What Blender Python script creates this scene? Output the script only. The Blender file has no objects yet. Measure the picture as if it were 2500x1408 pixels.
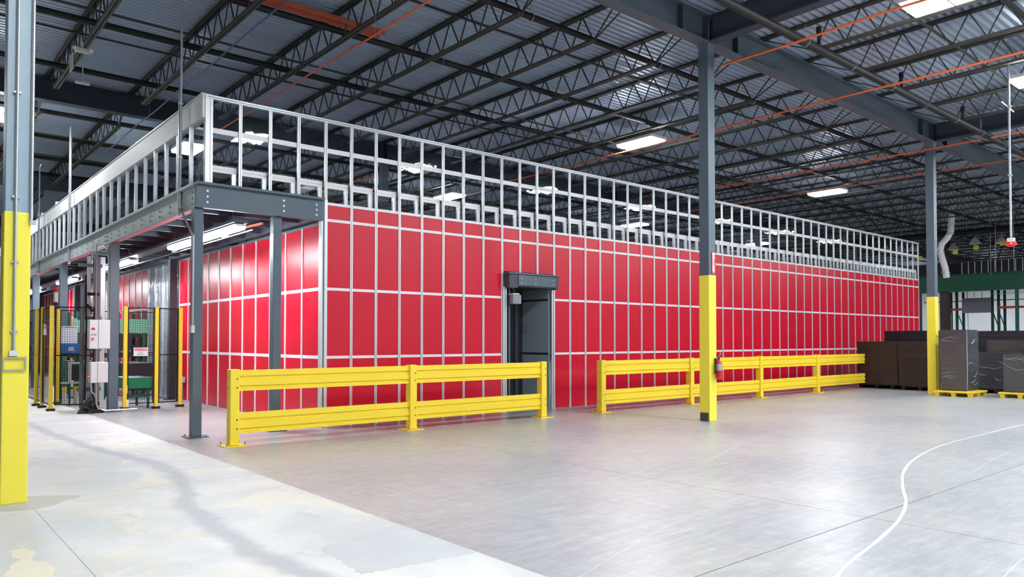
import bpy, bmesh, math, random
from mathutils import Vector, Matrix
random.seed(7)
SC = bpy.context.scene
COL = SC.collection
R = math.radians

# ------------------------------------------------------------------ camera, world, exposure
YAW, PITCH, F, CAMH = R(49.578), R(1.312), 1812.0, 1.55
cam = bpy.data.cameras.new('camera'); camo = bpy.data.objects.new('camera', cam); COL.objects.link(camo)
fw = Vector((math.cos(YAW)*math.cos(PITCH), math.sin(YAW)*math.cos(PITCH), math.sin(PITCH)))
camo.location = (0, 0, CAMH)
camo.rotation_euler = fw.to_track_quat('-Z', 'Y').to_euler()
cam.sensor_width = 36; cam.lens = F/2500*36; cam.shift_y = 84/2500; cam.clip_end = 300
SC.camera = camo
w = bpy.data.worlds.new('world'); SC.world = w; w.use_nodes = True
w.node_tree.nodes['Background'].inputs[0].default_value = (0.55, 0.66, 0.8, 1)
w.node_tree.nodes['Background'].inputs[1].default_value = 0.3
vs = SC.view_settings
vs.view_transform = 'Standard'; vs.look = 'None'; vs.gamma = 1; vs.exposure = 0.09; vs.use_curve_mapping = False
LAMP = 108.0          # emission of the ceiling fixtures' lenses
STRIP = 85.0         # emission of the strip lights under the mezzanine
try:
    cy = SC.cycles
    cy.max_bounces = 7; cy.diffuse_bounces = 3; cy.glossy_bounces = 3; cy.transmission_bounces = 4
    cy.transparent_max_bounces = 48; cy.sample_clamp_indirect = 6; cy.caustics_reflective = False; cy.caustics_refractive = False
except Exception: pass

# ------------------------------------------------------------------ materials
def s2l(c):
    return tuple((v/12.92 if v <= .04045 else ((v+.055)/1.055)**2.4) for v in [x/255 for x in c])
def mat(name, rgb, rough=.5, metal=0.0, var=.08, scale=6.0, bump=0.0, bscale=60.0, spec=.5, stretch=None):
    m = bpy.data.materials.new(name); m.use_nodes = True
    nt = m.node_tree; N = nt.nodes; L = nt.links; b = N['Principled BSDF']
    c = s2l(rgb)
    tc = N.new('ShaderNodeTexCoord'); mp = N.new('ShaderNodeMapping'); L.new(tc.outputs['Object'], mp.inputs[0])
    if stretch: mp.inputs['Scale'].default_value = stretch
    nz = N.new('ShaderNodeTexNoise'); nz.inputs['Scale'].default_value = scale; nz.inputs['Detail'].default_value = 5
    L.new(mp.outputs[0], nz.inputs['Vector'])
    rp = N.new('ShaderNodeMix'); rp.data_type = 'RGBA'
    rp.inputs[6].default_value = (*[x*(1-var) for x in c], 1); rp.inputs[7].default_value = (*[min(1, x*(1+var)) for x in c], 1)
    L.new(nz.outputs[0], rp.inputs[0]); L.new(rp.outputs[2], b.inputs['Base Color'])
    b.inputs['Roughness'].default_value = rough; b.inputs['Metallic'].default_value = metal
    b.inputs['Specular IOR Level'].default_value = spec
    if bump:
        n2 = N.new('ShaderNodeTexNoise'); n2.inputs['Scale'].default_value = bscale; n2.inputs['Detail'].default_value = 3
        L.new(mp.outputs[0], n2.inputs['Vector'])
        bp = N.new('ShaderNodeBump'); bp.inputs['Strength'].default_value = bump; bp.inputs['Distance'].default_value = .01
        L.new(n2.outputs[0], bp.inputs['Height']); L.new(bp.outputs[0], b.inputs['Normal'])
    return m
def emis(name, rgb, k):
    m = bpy.data.materials.new(name); m.use_nodes = True; nt = m.node_tree
    e = nt.nodes.new('ShaderNodeEmission'); e.inputs[0].default_value = (*rgb, 1); e.inputs[1].default_value = k
    nt.nodes.remove(nt.nodes['Principled BSDF']); nt.links.new(e.outputs[0], nt.nodes['Material Output'].inputs[0])
    return m
def clear(name, tint=(.95, .97, 1), rough=.06, refl=1.0, wav=.0, milky=0.0):
    m = bpy.data.materials.new(name); m.use_nodes = True; nt = m.node_tree; N = nt.nodes; L = nt.links
    N.remove(N['Principled BSDF'])
    t = N.new('ShaderNodeBsdfTransparent'); t.inputs[0].default_value = (*tint, 1)
    g = N.new('ShaderNodeBsdfGlossy'); g.inputs['Roughness'].default_value = rough
    fr = N.new('ShaderNodeFresnel'); fr.inputs[0].default_value = 1.5
    ge = N.new('ShaderNodeNewGeometry')
    bf = N.new('ShaderNodeMath'); bf.operation = 'MULTIPLY_ADD'; bf.inputs[1].default_value = -refl; bf.inputs[2].default_value = refl
    L.new(ge.outputs['Backfacing'], bf.inputs[0])      # the sheet reflects once, on its front side
    mu = N.new('ShaderNodeMath'); mu.operation = 'MULTIPLY'; mu.use_clamp = True
    L.new(fr.outputs[0], mu.inputs[0]); L.new(bf.outputs[0], mu.inputs[1])
    mx = N.new('ShaderNodeMixShader'); L.new(mu.outputs[0], mx.inputs[0]); L.new(t.outputs[0], mx.inputs[1]); L.new(g.outputs[0], mx.inputs[2])
    out = mx
    if milky:
        d = N.new('ShaderNodeBsdfDiffuse'); d.inputs[0].default_value = (.8, .83, .88, 1)
        m2 = N.new('ShaderNodeMixShader'); m2.inputs[0].default_value = milky
        L.new(mx.outputs[0], m2.inputs[1]); L.new(d.outputs[0], m2.inputs[2]); out = m2
    if wav:
        tc = N.new('ShaderNodeTexCoord'); nz = N.new('ShaderNodeTexNoise'); nz.inputs['Scale'].default_value = 2.2
        L.new(tc.outputs['Object'], nz.inputs['Vector'])
        bp = N.new('ShaderNodeBump'); bp.inputs['Strength'].default_value = wav; bp.inputs['Distance'].default_value = .03
        L.new(nz.outputs[0], bp.inputs['Height']); L.new(bp.outputs[0], g.inputs['Normal'])
    L.new(out.outputs[0], N['Material Output'].inputs[0]); return m

M = {}
M['steel'] = mat('painted_slate_steel', (84, 99, 112), .45, 0, .10, 3, .15, 90)
M['steel_lit'] = mat('slate_steel_lit', (150, 170, 184), .42, 0, .08, 3, .15, 90)  # same slate paint, made paler for the strong light on the left column
M['steel_dark'] = mat('painted_dark_steel', (62, 68, 80), .5, 0, .10, 3)
M['beam_silver'] = mat('painted_silvergrey_beam', (176, 188, 188), .42, .15, .08, 3, .1, 80)
M['girder'] = mat('girder_paint', (74, 86, 95), .6, 0, .15, 2.5, .2, 60)
M['girder_dark'] = mat('girder_dark_paint', (48, 56, 68), .65, 0, .15, 2.5)
M['joist'] = mat('joist_primer', (44, 46, 42), .65, 0, .25, 4)
M['joist_rust'] = mat('joist_chord_primer', (62, 60, 53), .6, 0, .3, 5)
M['pipe'] = mat('black_iron_pipe', (22, 23, 26), .55, 0, .2, 5, spec=.3)
M['orange'] = mat('orange_pipe_paint', (238, 112, 58), .5, 0, .08, 5)
M['rust_red'] = mat('red_oxide_paint', (176, 84, 62), .6, 0, .15, 5)
M['flange_pink'] = mat('dull_red_flange', (150, 74, 80), .6, 0, .1, 5)
M['blue_hose'] = mat('blue_hose_rubber', (52, 78, 128), .5, 0, .1, 5)
M['yellow'] = mat('safety_yellow', (255, 222, 58), .38, 0, .05, 2.5, .08, 40)
M['yellow_col'] = mat('column_yellow', (252, 234, 78), .42, 0, .05, 2.0, .1, 30)
M['red'] = mat('red_panel_laminate', (210, 3, 46), .28, 0, .06, 1.2, .06, 300, spec=.38)
M['alu'] = mat('aluminium_profile', (220, 224, 228), .33, .35, .05, 8)
M['alu_white'] = mat('white_anodised_rail', (240, 238, 240), .4, .05, .03, 8)
M['slot'] = mat('profile_slot', (96, 108, 118), .6, .2, .05, 8)
M['galv'] = mat('galvanised_conduit', (176, 184, 190), .35, .6, .10, 12)
M['white_sheet'] = mat('white_fascia_sheet', (244, 247, 250), .55, 0, .03, 2)
M['deck'] = mat('corrugated_deck_zinc', (172, 188, 206), .38, .25, .14, 1.6, .2, 40, stretch=(.25, 1, 1))
M['cream'] = mat('cream_plastic', (222, 220, 205), .45, 0, .04, 5)
M['black'] = mat('black_rubber', (22, 22, 24), .6, 0, .2, 8)
M['wire'] = mat('black_wire', (18, 20, 22), .5, .2, .1, 8)
M['white_box'] = mat('cabinet_enamel', (216, 220, 222), .35, 0, .02, 3)
M['green'] = mat('conveyor_green', (10, 140, 92), .4, 0, .06, 4)
M['green_dark'] = mat('rack_green', (22, 92, 74), .5, 0, .12, 4)
M['green_beam'] = mat('mezzanine_green', (8, 84, 58), .5, 0, .14, 1.2)
M['green_pale'] = mat('pale_green_sheet', (122, 178, 148), .5, 0, .05, 3)
M['blue'] = mat('blue_tote_plastic', (58, 130, 228), .4, 0, .05, 5)
M['dark_machine'] = mat('machine_dark', (40, 38, 44), .5, .1, .25, 6)
M['grey_machine'] = mat('machine_grey', (120, 126, 136), .45, .2, .12, 6)
M['wall_white'] = mat('white_wall_panel', (228, 232, 238), .7, 0, .03, .6)
M['wall_grey'] = mat('grey_wall_panel', (96, 102, 110), .7, 0, .06, .6)
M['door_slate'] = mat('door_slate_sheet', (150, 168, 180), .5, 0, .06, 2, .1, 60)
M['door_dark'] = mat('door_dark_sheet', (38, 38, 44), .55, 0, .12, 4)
M['stack'] = mat('stacked_dark_sheets', (40, 37, 46), .5, 0, .5, 3, .9, 24, stretch=(.6, .6, 10))
M['stack_brown'] = mat('stacked_brown_sheets', (56, 42, 34), .45, 0, .85, 3.0, 1.0, 24, stretch=(.4, .4, 8))
M['wrap'] = clear('stretch_wrap', (.80, .85, .92), .16, 2.4, .6, .05)
M['wrap_fold'] = mat('stretch_wrap_fold', (146, 158, 174), .25, 0, .1, 5)
M['panel_grey'] = mat('grey_board', (142, 146, 156), .6, 0, .04, 4)
M['rack_orange'] = mat('rack_beam_orange', (226, 86, 48), .45, 0, .05, 5)
M['glass'] = clear('clear_polycarbonate_sheet', (.93, .96, .98), .02, 1.25, .12)
M['curtain'] = clear('clear_vinyl_strip', (.80, .84, .92), .12, 2.0, .9, .22)
M['roof_sheet'] = clear('smoked_ceiling_sheet', (.74, .79, .84), .2, 1.0, 0, .14)
M['lens'] = emis('lamp_lens', (.955, .985, 1.0), LAMP)
M['strip_lens'] = emis('strip_lens', (.93, .95, 1.0), STRIP)
M['red_lamp'] = mat('red_beacon', (226, 40, 30), .3, 0, .05, 5)
M['ext_red'] = mat('extinguisher_red', (208, 22, 34), .22, 0, .04, 5)
M['label_grey'] = mat('silver_label', (176, 180, 190), .35, .3, .1, 20)
M['sign_white'] = mat('sign_white', (240, 240, 242), .45, 0, .01, 5)
M['sign_red'] = mat('sign_red', (214, 36, 56), .45, 0, .03, 5)
M['sign_black'] = mat('sign_black', (40, 40, 44), .5, 0, .03, 5)
M['orange_knob'] = mat('orange_knob_plastic', (232, 92, 52), .4, 0, .04, 5)
M['brown_col'] = mat('brown_column_paint', (72, 62, 60), .6, 0, .1, 4)
M['board'] = mat('kraft_board', (214, 200, 168), .7, 0, .06, 8)

def concrete(name, white):
    m = bpy.data.materials.new(name); m.use_nodes = True; nt = m.node_tree; N = nt.nodes; L = nt.links; b = N['Principled BSDF']
    tc = N.new('ShaderNodeTexCoord')
    def noise(sc, det=6, rough=.6, dist=0, st=None):
        mp = N.new('ShaderNodeMapping'); L.new(tc.outputs['Object'], mp.inputs[0])
        if st: mp.inputs['Scale'].default_value = st
        n = N.new('ShaderNodeTexNoise'); n.inputs['Scale'].default_value = sc; n.inputs['Detail'].default_value = det
        n.inputs['Roughness'].default_value = rough; n.inputs['Distortion'].default_value = dist
        L.new(mp.outputs[0], n.inputs['Vector']); return n.outputs[0]
    def ramp(src, a, bb, ca=0.0, cb=1.0):
        r = N.new('ShaderNodeMapRange'); r.inputs[1].default_value = a; r.inputs[2].default_value = bb
        r.inputs[3].default_value = ca; r.inputs[4].default_value = cb; r.interpolation_type = 'SMOOTHSTEP'
        L.new(src, r.inputs[0]); return r.outputs[0]
    def mix(f, c1, c2):
        x = N.new('ShaderNodeMix'); x.data_type = 'RGBA'
        if isinstance(f, float): x.inputs[0].default_value = f
        else: L.new(f, x.inputs[0])
        for s, c in ((6, c1), (7, c2)):
            if isinstance(c, tuple): x.inputs[s].default_value = (*s2l(c), 1)
            else: L.new(c, x.inputs[s])
        return x.outputs[2]
    def math_(op, a, bb=None, cl=False):
        x = N.new('ShaderNodeMath'); x.operation = op; x.use_clamp = cl
        for k, v in ((0, a), (1, bb)):
            if v is None: continue
            if isinstance(v, (int, float)): x.inputs[k].default_value = v
            else: L.new(v, x.inputs[k])
        return x.outputs[0]
    if white:
        c = mix(ramp(noise(.7, 6, .6, .4), .35, .7), (206, 209, 210), (230, 230, 228))
        c = mix(math_('MULTIPLY', ramp(noise(1.1, 8, .65, .8, (1, .6, 1)), .53, .60), .55), c, (238, 231, 212))
        c = mix(math_('MULTIPLY', ramp(noise(1.6, 8, .7, .5, (1.2, .7, 1)), .56, .66), .6), c, (192, 197, 200))
        # the old grey repair line that wanders down the slab
        sep = N.new('ShaderNodeSeparateXYZ'); L.new(tc.outputs['Object'], sep.inputs[0])
        nf = noise(1.6, 7, .65)
        fc = N.new('ShaderNodeFloatCurve'); my = N.new('ShaderNodeMapRange'); my.inputs[1].default_value = 0; my.inputs[2].default_value = 20
        L.new(sep.outputs[1], my.inputs[0]); L.new(my.outputs[0], fc.inputs[1]); cv = fc.mapping.curves[0]
        pts_ = [(0, 2.7), (3.5, 2.35), (4.9, 2.13), (6.05, 2.14), (7.15, 2.2), (8.18, 2.45), (9.67, 2.64), (11.65, 2.4), (14.2, 2.19), (20, 2.0)]
        cv.points[0].location = (0, pts_[0][1]/4); cv.points[1].location = (1, pts_[-1][1]/4)
        for a_, b_ in pts_[1:-1]: cv.points.new(a_/20, b_/4)
        fc.mapping.update()
        cx = math_('ADD', math_('MULTIPLY', fc.outputs[0], 4.0), math_('MULTIPLY', math_('SUBTRACT', nf, .5), .38))
        d = math_('ABSOLUTE', math_('SUBTRACT', sep.outputs[0], cx))
        band = ramp(d, .03, .17, 1.0, 0.0)
        c = mix(math_('MULTIPLY', band, .75), c, (170, 178, 184))
        side = ramp(math_('SUBTRACT', cx, sep.outputs[0]), .0, .12)
        c = mix(math_('MULTIPLY', math_('MULTIPLY', side, ramp(noise(1.5, 7, .7), .45, .6)), .35), c, (226, 214, 188))
    else:
        c = mix(ramp(noise(.35, 5, .6, .5), .3, .7), (156, 161, 168), (186, 188, 191))
        c = mix(math_('MULTIPLY', ramp(noise(.5, 4, .5, .2), .4, .7), .4), c, (202, 196, 184))
        c = mix(math_('MULTIPLY', ramp(noise(9, 8, .75, 0, (.25, 1.2, 1)), .38, .66), .38), c, (222, 225, 228))
        c = mix(math_('MULTIPLY', ramp(noise(9, 8, .75, 0, (1.2, .25, 1)), .38, .66), .38), c, (150, 155, 162))
    fine = noise(60, 4, .7)
    c2 = N.new('ShaderNodeMix'); c2.data_type = 'RGBA'; c2.blend_type = 'MULTIPLY'; c2.inputs[0].default_value = .22
    L.new(c, c2.inputs[6]); g = N.new('ShaderNodeCombineColor')
    f2 = ramp(fine, .3, .7, .75, 1.05)
    for k in range(3): L.new(f2, g.inputs[k])
    L.new(g.outputs[0], c2.inputs[7]); L.new(c2.outputs[2], b.inputs['Base Color'])
    mr = N.new('ShaderNodeMapRange'); mr.inputs[3].default_value = .285 if not white else .42; mr.inputs[4].default_value = .36 if not white else .6
    L.new(noise(22, 3, .5, 0, (.5, 1, 1)), mr.inputs[0]); L.new(mr.outputs[0], b.inputs['Roughness'])
    b.inputs['Specular IOR Level'].default_value = .5 if not white else .4
    bp = N.new('ShaderNodeBump'); bp.inputs['Strength'].default_value = .05; bp.inputs['Distance'].default_value = .01
    L.new(noise(9, 5, .6), bp.inputs['Height']); L.new(bp.outputs[0], b.inputs['Normal'])
    return m
M['floor_grey'] = concrete('polished_grey_concrete', False)
M['floor_white'] = concrete('worn_white_concrete', True)
M['floor_patch'] = mat('grey_repair_patch', (198, 203, 206), .5, 0, .14, 3)
M['stain_cream'] = mat('cream_floor_stain', (236, 228, 204), .6, 0, .08, 6)
M['patch_grey'] = mat('grey_floor_patch', (196, 196, 190), .6, 0, .1, 5)
M['joint'] = mat('joint_filler', (84, 86, 88), .8, 0, .1, 8)
M['scuff_faint'] = mat('faint_scuff', (196, 200, 204), .4, 0, .2, 12)
M['tire'] = mat('pale_scuff', (212, 216, 220), .5, 0, .1, 12)

# ------------------------------------------------------------------ mesh helpers
class MB:
    def __init__(s): s.v = []; s.f = []; s.smooth = False
    def box(s, x0, y0, z0, x1, y1, z1):
        i = len(s.v)
        s.v += [(x0,y0,z0),(x1,y0,z0),(x1,y1,z0),(x0,y1,z0),(x0,y0,z1),(x1,y0,z1),(x1,y1,z1),(x0,y1,z1)]
        s.f += [tuple(i+k for k in q) for q in ((0,3,2,1),(4,5,6,7),(0,1,5,4),(1,2,6,5),(2,3,7,6),(3,0,4,7))]
        return s
    def cbox(s, c, d):
        return s.box(c[0]-d[0]/2, c[1]-d[1]/2, c[2]-d[2]/2, c[0]+d[0]/2, c[1]+d[1]/2, c[2]+d[2]/2)
    def bar(s, a, b, wd, hd=None):
        hd = hd or wd
        a, b = Vector(a), Vector(b); t = (b-a).normalized()
        up = Vector((0,0,1)) if abs(t.z) < .95 else Vector((1,0,0))
        u = t.cross(up).normalized()*wd/2; v = t.cross(u).normalized()*hd/2; i = len(s.v)
        for p in (a, b):
            for q in ((-1,-1),(1,-1),(1,1),(-1,1)): s.v.append(tuple(p+u*q[0]+v*q[1]))
        s.f += [tuple(i+k for k in q) for q in ((0,1,2,3),(7,6,5,4),(0,4,5,1),(1,5,6,2),(2,6,7,3),(3,7,4,0))]
        return s
    def tube(s, pts, r, n=8, cap=True):
        pts = [Vector(p) for p in pts]; i0 = len(s.v); prev = None
        rs = r if isinstance(r, (list, tuple)) else [r]*len(pts)
        for k, p in enumerate(pts):
            t = (pts[min(k+1, len(pts)-1)]-pts[max(k-1, 0)]).normalized()
            if prev is None:
                up = Vector((0,0,1)) if abs(t.z) < .9 else Vector((1,0,0)); u = t.cross(up).normalized()
            else: u = (prev-t*prev.dot(t)).normalized()
            prev = u; v = t.cross(u)
            for j in range(n):
                a = 2*math.pi*j/n; s.v.append(tuple(p+(u*math.cos(a)+v*math.sin(a))*rs[k]))
        for k in range(len(pts)-1):
            for j in range(n):
                a = i0+k*n+j; b = i0+k*n+(j+1) % n; s.f.append((a, b, b+n, a+n))
        if cap:
            s.f.append(tuple(i0+j for j in range(n))[::-1]); s.f.append(tuple(i0+(len(pts)-1)*n+j for j in range(n)))
        return s
    def prism(s, prof, axis, a, b):
        """closed profile [(u,v)] run along an axis: x -> (y,z), y -> (x,z), z -> (x,y)"""
        i = len(s.v); n = len(prof)
        for t in (a, b):
            for (u, v) in prof:
                s.v.append((t,u,v) if axis == 'x' else (u,t,v) if axis == 'y' else (u,v,t))
        s.f.append(tuple(i+j for j in range(n))); s.f.append(tuple(i+n+j for j in range(n))[::-1])
        for j in range(n): s.f.append((i+j, i+n+j, i+n+(j+1) % n, i+(j+1) % n))
        return s
    def mesh(s, name, m):
        me = bpy.data.meshes.new(name); me.from_pydata(s.v, [], s.f)
        bm = bmesh.new(); bm.from_mesh(me); bmesh.ops.recalc_face_normals(bm, faces=bm.faces); bm.to_mesh(me); bm.free()
        me.materials.append(m)
        if s.smooth:
            for p in me.polygons: p.use_smooth = True
            me.set_sharp_from_angle(angle=R(40)) if hasattr(me, 'set_sharp_from_angle') else None
        return me
    def obj(s, name, m, parent=None, loc=None, bevel=0):
        o = link(name, s.mesh(name, m), parent, loc)
        if bevel:
            b = o.modifiers.new('bevel', 'BEVEL'); b.width = bevel; b.segments = 2; b.limit_method = 'ANGLE'
        return o
def link(name, me, parent=None, loc=None, rot=None):
    o = bpy.data.objects.new(name, me); COL.objects.link(o)
    if parent: o.parent = parent
    if loc: o.location = loc
    if rot: o.rotation_euler = rot
    return o
def tag(o, label, cat, group=None, kind=None):
    o['label'] = label; o['category'] = cat
    if group: o['group'] = group
    if kind: o['kind'] = kind
    return o
def thing(name, label, cat, loc=(0,0,0), rz=0, group=None):
    o = bpy.data.objects.new(name, None); COL.objects.link(o); o.location = loc; o.rotation_euler = (0,0,rz)
    o.empty_display_size = .2
    return tag(o, label, cat, group)
def struct(o): o['kind'] = 'structure'; return o
def stuff(o): o['kind'] = 'stuff'; return o
def copy_tree(o, parent=None):
    c = o.copy(); COL.objects.link(c); c.parent = parent
    for ch in [q for q in o.children]: copy_tree(ch, c)
    return c
def text(body, size, m, parent, loc, rot, align='CENTER', name='lettering'):
    cu = bpy.data.curves.new(name, 'FONT'); cu.body = body; cu.size = size; cu.extrude = .001; cu.align_x = align; cu.align_y = 'CENTER'
    cu.materials.append(m); o = bpy.data.objects.new(name, cu); COL.objects.link(o)
    bpy.context.view_layer.update()
    me = bpy.data.meshes.new_from_object(o.evaluated_get(bpy.context.evaluated_depsgraph_get())); bpy.data.objects.remove(o)
    me.materials.clear(); me.materials.append(m)
    return link(name, me, parent, loc, rot)
def ring(c, r, axis, t, n=12):
    pts = []
    for j in range(n+1):
        a = 2*math.pi*j/n
        pts.append((c[0]+(0 if axis == 'x' else r*math.cos(a)), c[1]+(r*math.cos(a) if axis == 'x' else (0 if axis == 'y' else r*math.sin(a))), c[2]+(r*math.sin(a) if axis != 'z' else 0)))
    return pts

# ------------------------------------------------------------------ shell
X0, X1, Y0, Y1, ZR = -13.5, 76.0, -15.5, 57.4, 7.84
fl = struct(MB().box(X0, Y0, -.3, X1, Y1, -.012).obj('floor', M['joint']))
xs = [X0, -9.9, -4.4, 1.1, 3.35, 6.6, 12.1, 17.6, 23.1, 28.6, 34.1, 39.6, 45.1, 56.1, 67.1, X1]
ys = [Y0, -13.5, -8.05, -2.55, 2.95, 8.45, 13.95, 19.45, 24.95, 30.45, 41.45, 52.45, Y1]
g = .006
for i in range(len(xs)-1):
    for j in range(len(ys)-1):
        wht = xs[i+1] < 3.4
        gx = {3.35: 0.0, 1.1: .0018}
        MB().box(xs[i]+gx.get(xs[i], .005), ys[j]+g, -.012, xs[i+1]-gx.get(xs[i+1], .005), ys[j+1]-g, 0).obj('floor_slab', M['floor_white' if wht else 'floor_grey'], fl)
def blob(pts, z, h, name, m, parent):
    b = MB(); b.prism(pts, 'z', z, h); return b.obj(name, m, parent)
rr = random.Random(3)
def rough_edge(poly, step=.07, amp=.018):
    out = []
    for k in range(len(poly)):
        a, b = Vector(poly[k]), Vector(poly[(k+1) % len(poly)]); n = max(1, int((b-a).length/step))
        for q in range(n):
            p = a.lerp(b, q/n); out.append((p.x+rr.uniform(-amp, amp), p.y+rr.uniform(-amp, amp)))
    return out
blob(rough_edge([(2.45, 4.42), (3.33, 4.32), (3.335, 5.40), (2.52, 5.18)], .04, .02), 0, .0012, 'repair_patch', M['floor_patch'], fl)
def ribbon(pts, wd, name, m, parent, z=.0012):
    P_ = [Vector((p[0], p[1], 0)) for p in pts]
    fine = []
    for k in range(len(P_)-1):
        p0, p1, p2, p3 = P_[max(k-1,0)], P_[k], P_[k+1], P_[min(k+2, len(P_)-1)]
        for q in range(6):
            t = q/6; fine.append(.5*((2*p1)+(p2-p0)*t+(2*p0-5*p1+4*p2-p3)*t*t+(3*p1-p0-3*p2+p3)*t**3))
    fine.append(P_[-1]); b = MB()
    for k, p in enumerate(fine):
        t = (fine[min(k+1, len(fine)-1)]-fine[max(k-1, 0)]).normalized(); n = Vector((-t.y, t.x, 0))
        ww = wd*(.7+.5*rr.random())/2
        for q, zz in ((-1, 0), (1, 0), (1, z), (-1, z)): b.v.append((p.x+n.x*q*ww, p.y+n.y*q*ww, zz))
    for k in range(len(fine)-1):
        i = 4*k
        for q in range(4): b.f.append((i+q, i+(q+1) % 4, i+4+(q+1) % 4, i+4+q))
    n = 4*(len(fine)-1); b.f += [(0,1,2,3), (n+3, n+2, n+1, n)]
    return b.obj(name, m, parent)
ribbon([(19, 4.3), (16.07, 4.32), (13.7, 4.29), (12.01, 4.25), (10.48, 4.03), (9.23, 3.7), (8.2, 3.3), (7.5, 2.99), (6.69, 2.73), (5.88, 2.56), (4.87, 2.37), (3.9, 2.0)], .030, 'tyre_scuff', M['tire'], fl)
for q_, w_ in (([(3.51, 3.44), (5.15, 3.92), (7.21, 4.25), (10.04, 4.84)], .012), ([(4.8, 3.71), (5.11, 3.70)], .02), ([(6.7, 3.66), (7.07, 3.69)], .016), ([(6.95, 3.74), (7.03, 3.37)], .014),
               ([(7.03, 2.44), (7.11, 2.1)], .012), ([(10.04, 4.36), (10.1, 4.5), (10.6, 4.67), (11.31, 4.86)], .018), ([(5.2, 1.6), (7.3, 1.7), (9.6, 1.2)], .010), ([(8.0, 5.6), (10.5, 6.4), (13.2, 6.6)], .012), ([(9.4, 3.1), (12.4, 3.4), (16, 3.0)], .014)):
    ribbon(q_, w_, 'tyre_scuff', M['scuff_faint'], fl)
blob(rough_edge([(.74, 6.58), (.84, 6.59), (.89, 6.38), (.85, 6.2), (.91, 6.07), (.93, 5.9), (.88, 5.6), (.74, 5.4), (.6, 5.5), (.66, 5.98), (.76, 6.25)]), 0, .0012, 'cream_stain', M['stain_cream'], fl)
blob(rough_edge([(.70, 8.2), (.85, 8.14), (1.03, 8.05), (1.16, 8.05), (1.35, 8.2), (1.55, 8.45), (1.28, 8.66), (1.16, 8.75), (.7, 8.8)]), 0, .0014, 'grey_base_patch', M['patch_grey'], fl)  # slightly darker grey patch around the left column base
ceil = MB(); n = 0; p = .1524; y = Y0
prof = []
while y < Y1:
    prof += [(y, ZR+.075), (y+.05, ZR+.075), (y+.068, ZR), (y+.134, ZR)]; y += p
for (yy, zz) in prof: ceil.v.append((X0, yy, zz)); ceil.v.append((X1, yy, zz))
for k in range(len(prof)-1): ceil.f.append((2*k, 2*k+1, 2*k+3, 2*k+2))
ce = struct(ceil.obj('ceiling', M['deck']))
so = ce.modifiers.new('solid', 'SOLIDIFY'); so.thickness = .02; so.offset = 1
wr = struct(MB().box(X1, Y0, 0, X1+.2, Y1, 8.2).obj('wall_right', M['wall_white']))
MB().box(X1-.06, Y0, 6.3, X1-.001, Y1, 8.2).obj('dark_roof_stand_in', M['steel_dark'], wr)  # added dark band where the dim roof would run on; no real cladding
for k in range(24):
    yk = Y0+1.2+k*3.0
    if yk < Y1: MB().box(X1-.02, yk-.02, 0, X1, yk+.02, 7.8).obj('wall_rib', M['wall_grey'], wr)
struct(MB().box(X0, Y1, 0, X1, Y1+.2, 8.2).obj('wall_back', M['wall_white']))
struct(MB().box(X0-.2, Y0, 0, X0, Y1, 8.2).obj('wall_left', M['wall_grey']))
struct(MB().box(X0, Y0-.2, 0, X1, Y0, 8.2).obj('wall_front', M['wall_white']))

# ------------------------------------------------------------------ roof girders, cross beams, joists
GY = [-3.8, 8.4, 20.6, 32.8, 45.0]
CX = [1.12, 12.09, 23.06, 34.03, 45.0]
def ibeam(L, fwid, z0, z1, tf=.02, tw=.014):
    h = fwid/2
    return [(-h, z0), (h, z0), (h, z0+tf), (tw/2, z0+tf), (tw/2, z1-tf), (h, z1-tf), (h, z1), (-h, z1), (-h, z1-tf), (-tw/2, z1-tf), (-tw/2, z0+tf), (-h, z0+tf)]
glab = ['dark steel roof girder behind the viewpoint', 'grey steel roof girder resting on the yellow-based columns', 'dark roof girder seen through the clear sheets of the red enclosure',
        'distant roof girder, second one beyond the red enclosure front', 'farthest roof girder near the back wall']
for k, gy in enumerate(GY):
    t = thing('roof_girder', glab[k], 'roof girder', (0, gy, 7.25), 0, 'roof girders')
    MB().prism(ibeam(1, .26, 0, .53), 'x', X0+.02, X1-.02).obj('beam', M['girder' if k == 1 else 'girder_dark'], t)
    st = MB().box(-.006, -.125, .02, .006, -.008, .51).mesh('stiffener', M['girder_dark'])
    for cx in CX:
        for dx in (-.9, .9, -.12, .12) if k < 2 else (-.12, .12):
            link('stiffener', st, t, (cx+dx, 0, 0))
for k, cx in enumerate(CX[1:4]):
    t = thing('cross_beam', ['dark steel cross beam meeting the girder over the fire extinguisher column', 'dark steel cross beam above the far yellow column', 'distant steel cross beam beyond the far yellow column'][k], 'roof beam', (cx, 2.3, 7.25), 0, 'cross beams')
    MB().prism(ibeam(1, .24, 0, .50), 'y', -5.95, 5.95).obj('beam', M['girder_dark'], t)

JL = 12.2; zb, zt = 7.22, 7.78
def joist_meshes():
    half = JL/2
    tb = MB(); tb.box(-.062, -half+.04, zt, -.012, half-.04, zt+.05); tb.box(.012, -half+.04, zt, .062, half-.04, zt+.05)
    bb = MB(); bb.box(-.055, -half+1.25, zb, -.012, half-1.25, zb+.045); bb.box(.012, -half+1.25, zb, .055, half-1.25, zb+.045)
    rods = []; n = 16; a = -half+1.25; st = (2*half-2.5)/n
    for k in range(n):
        y0 = a+k*st
        rods.append(((0, y0, zb+.02), (0, y0+st/2, zt+.02))); rods.append(((0, y0+st/2, zt+.02), (0, y0+st, zb+.02)))
    rods.append(((0, -half+.1, zt+.02), (0, a, zb+.02))); rods.append(((0, half-.1, zt+.02), (0, -a, zb+.02)))
    rods.append(((0, -half+.65, zt+.02), (0, a, zb+.02))); rods.append(((0, half-.65, zt+.02), (0, -a, zb+.02)))
    return tb, bb, rods
tb, bb, rods = joist_meshes()
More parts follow.
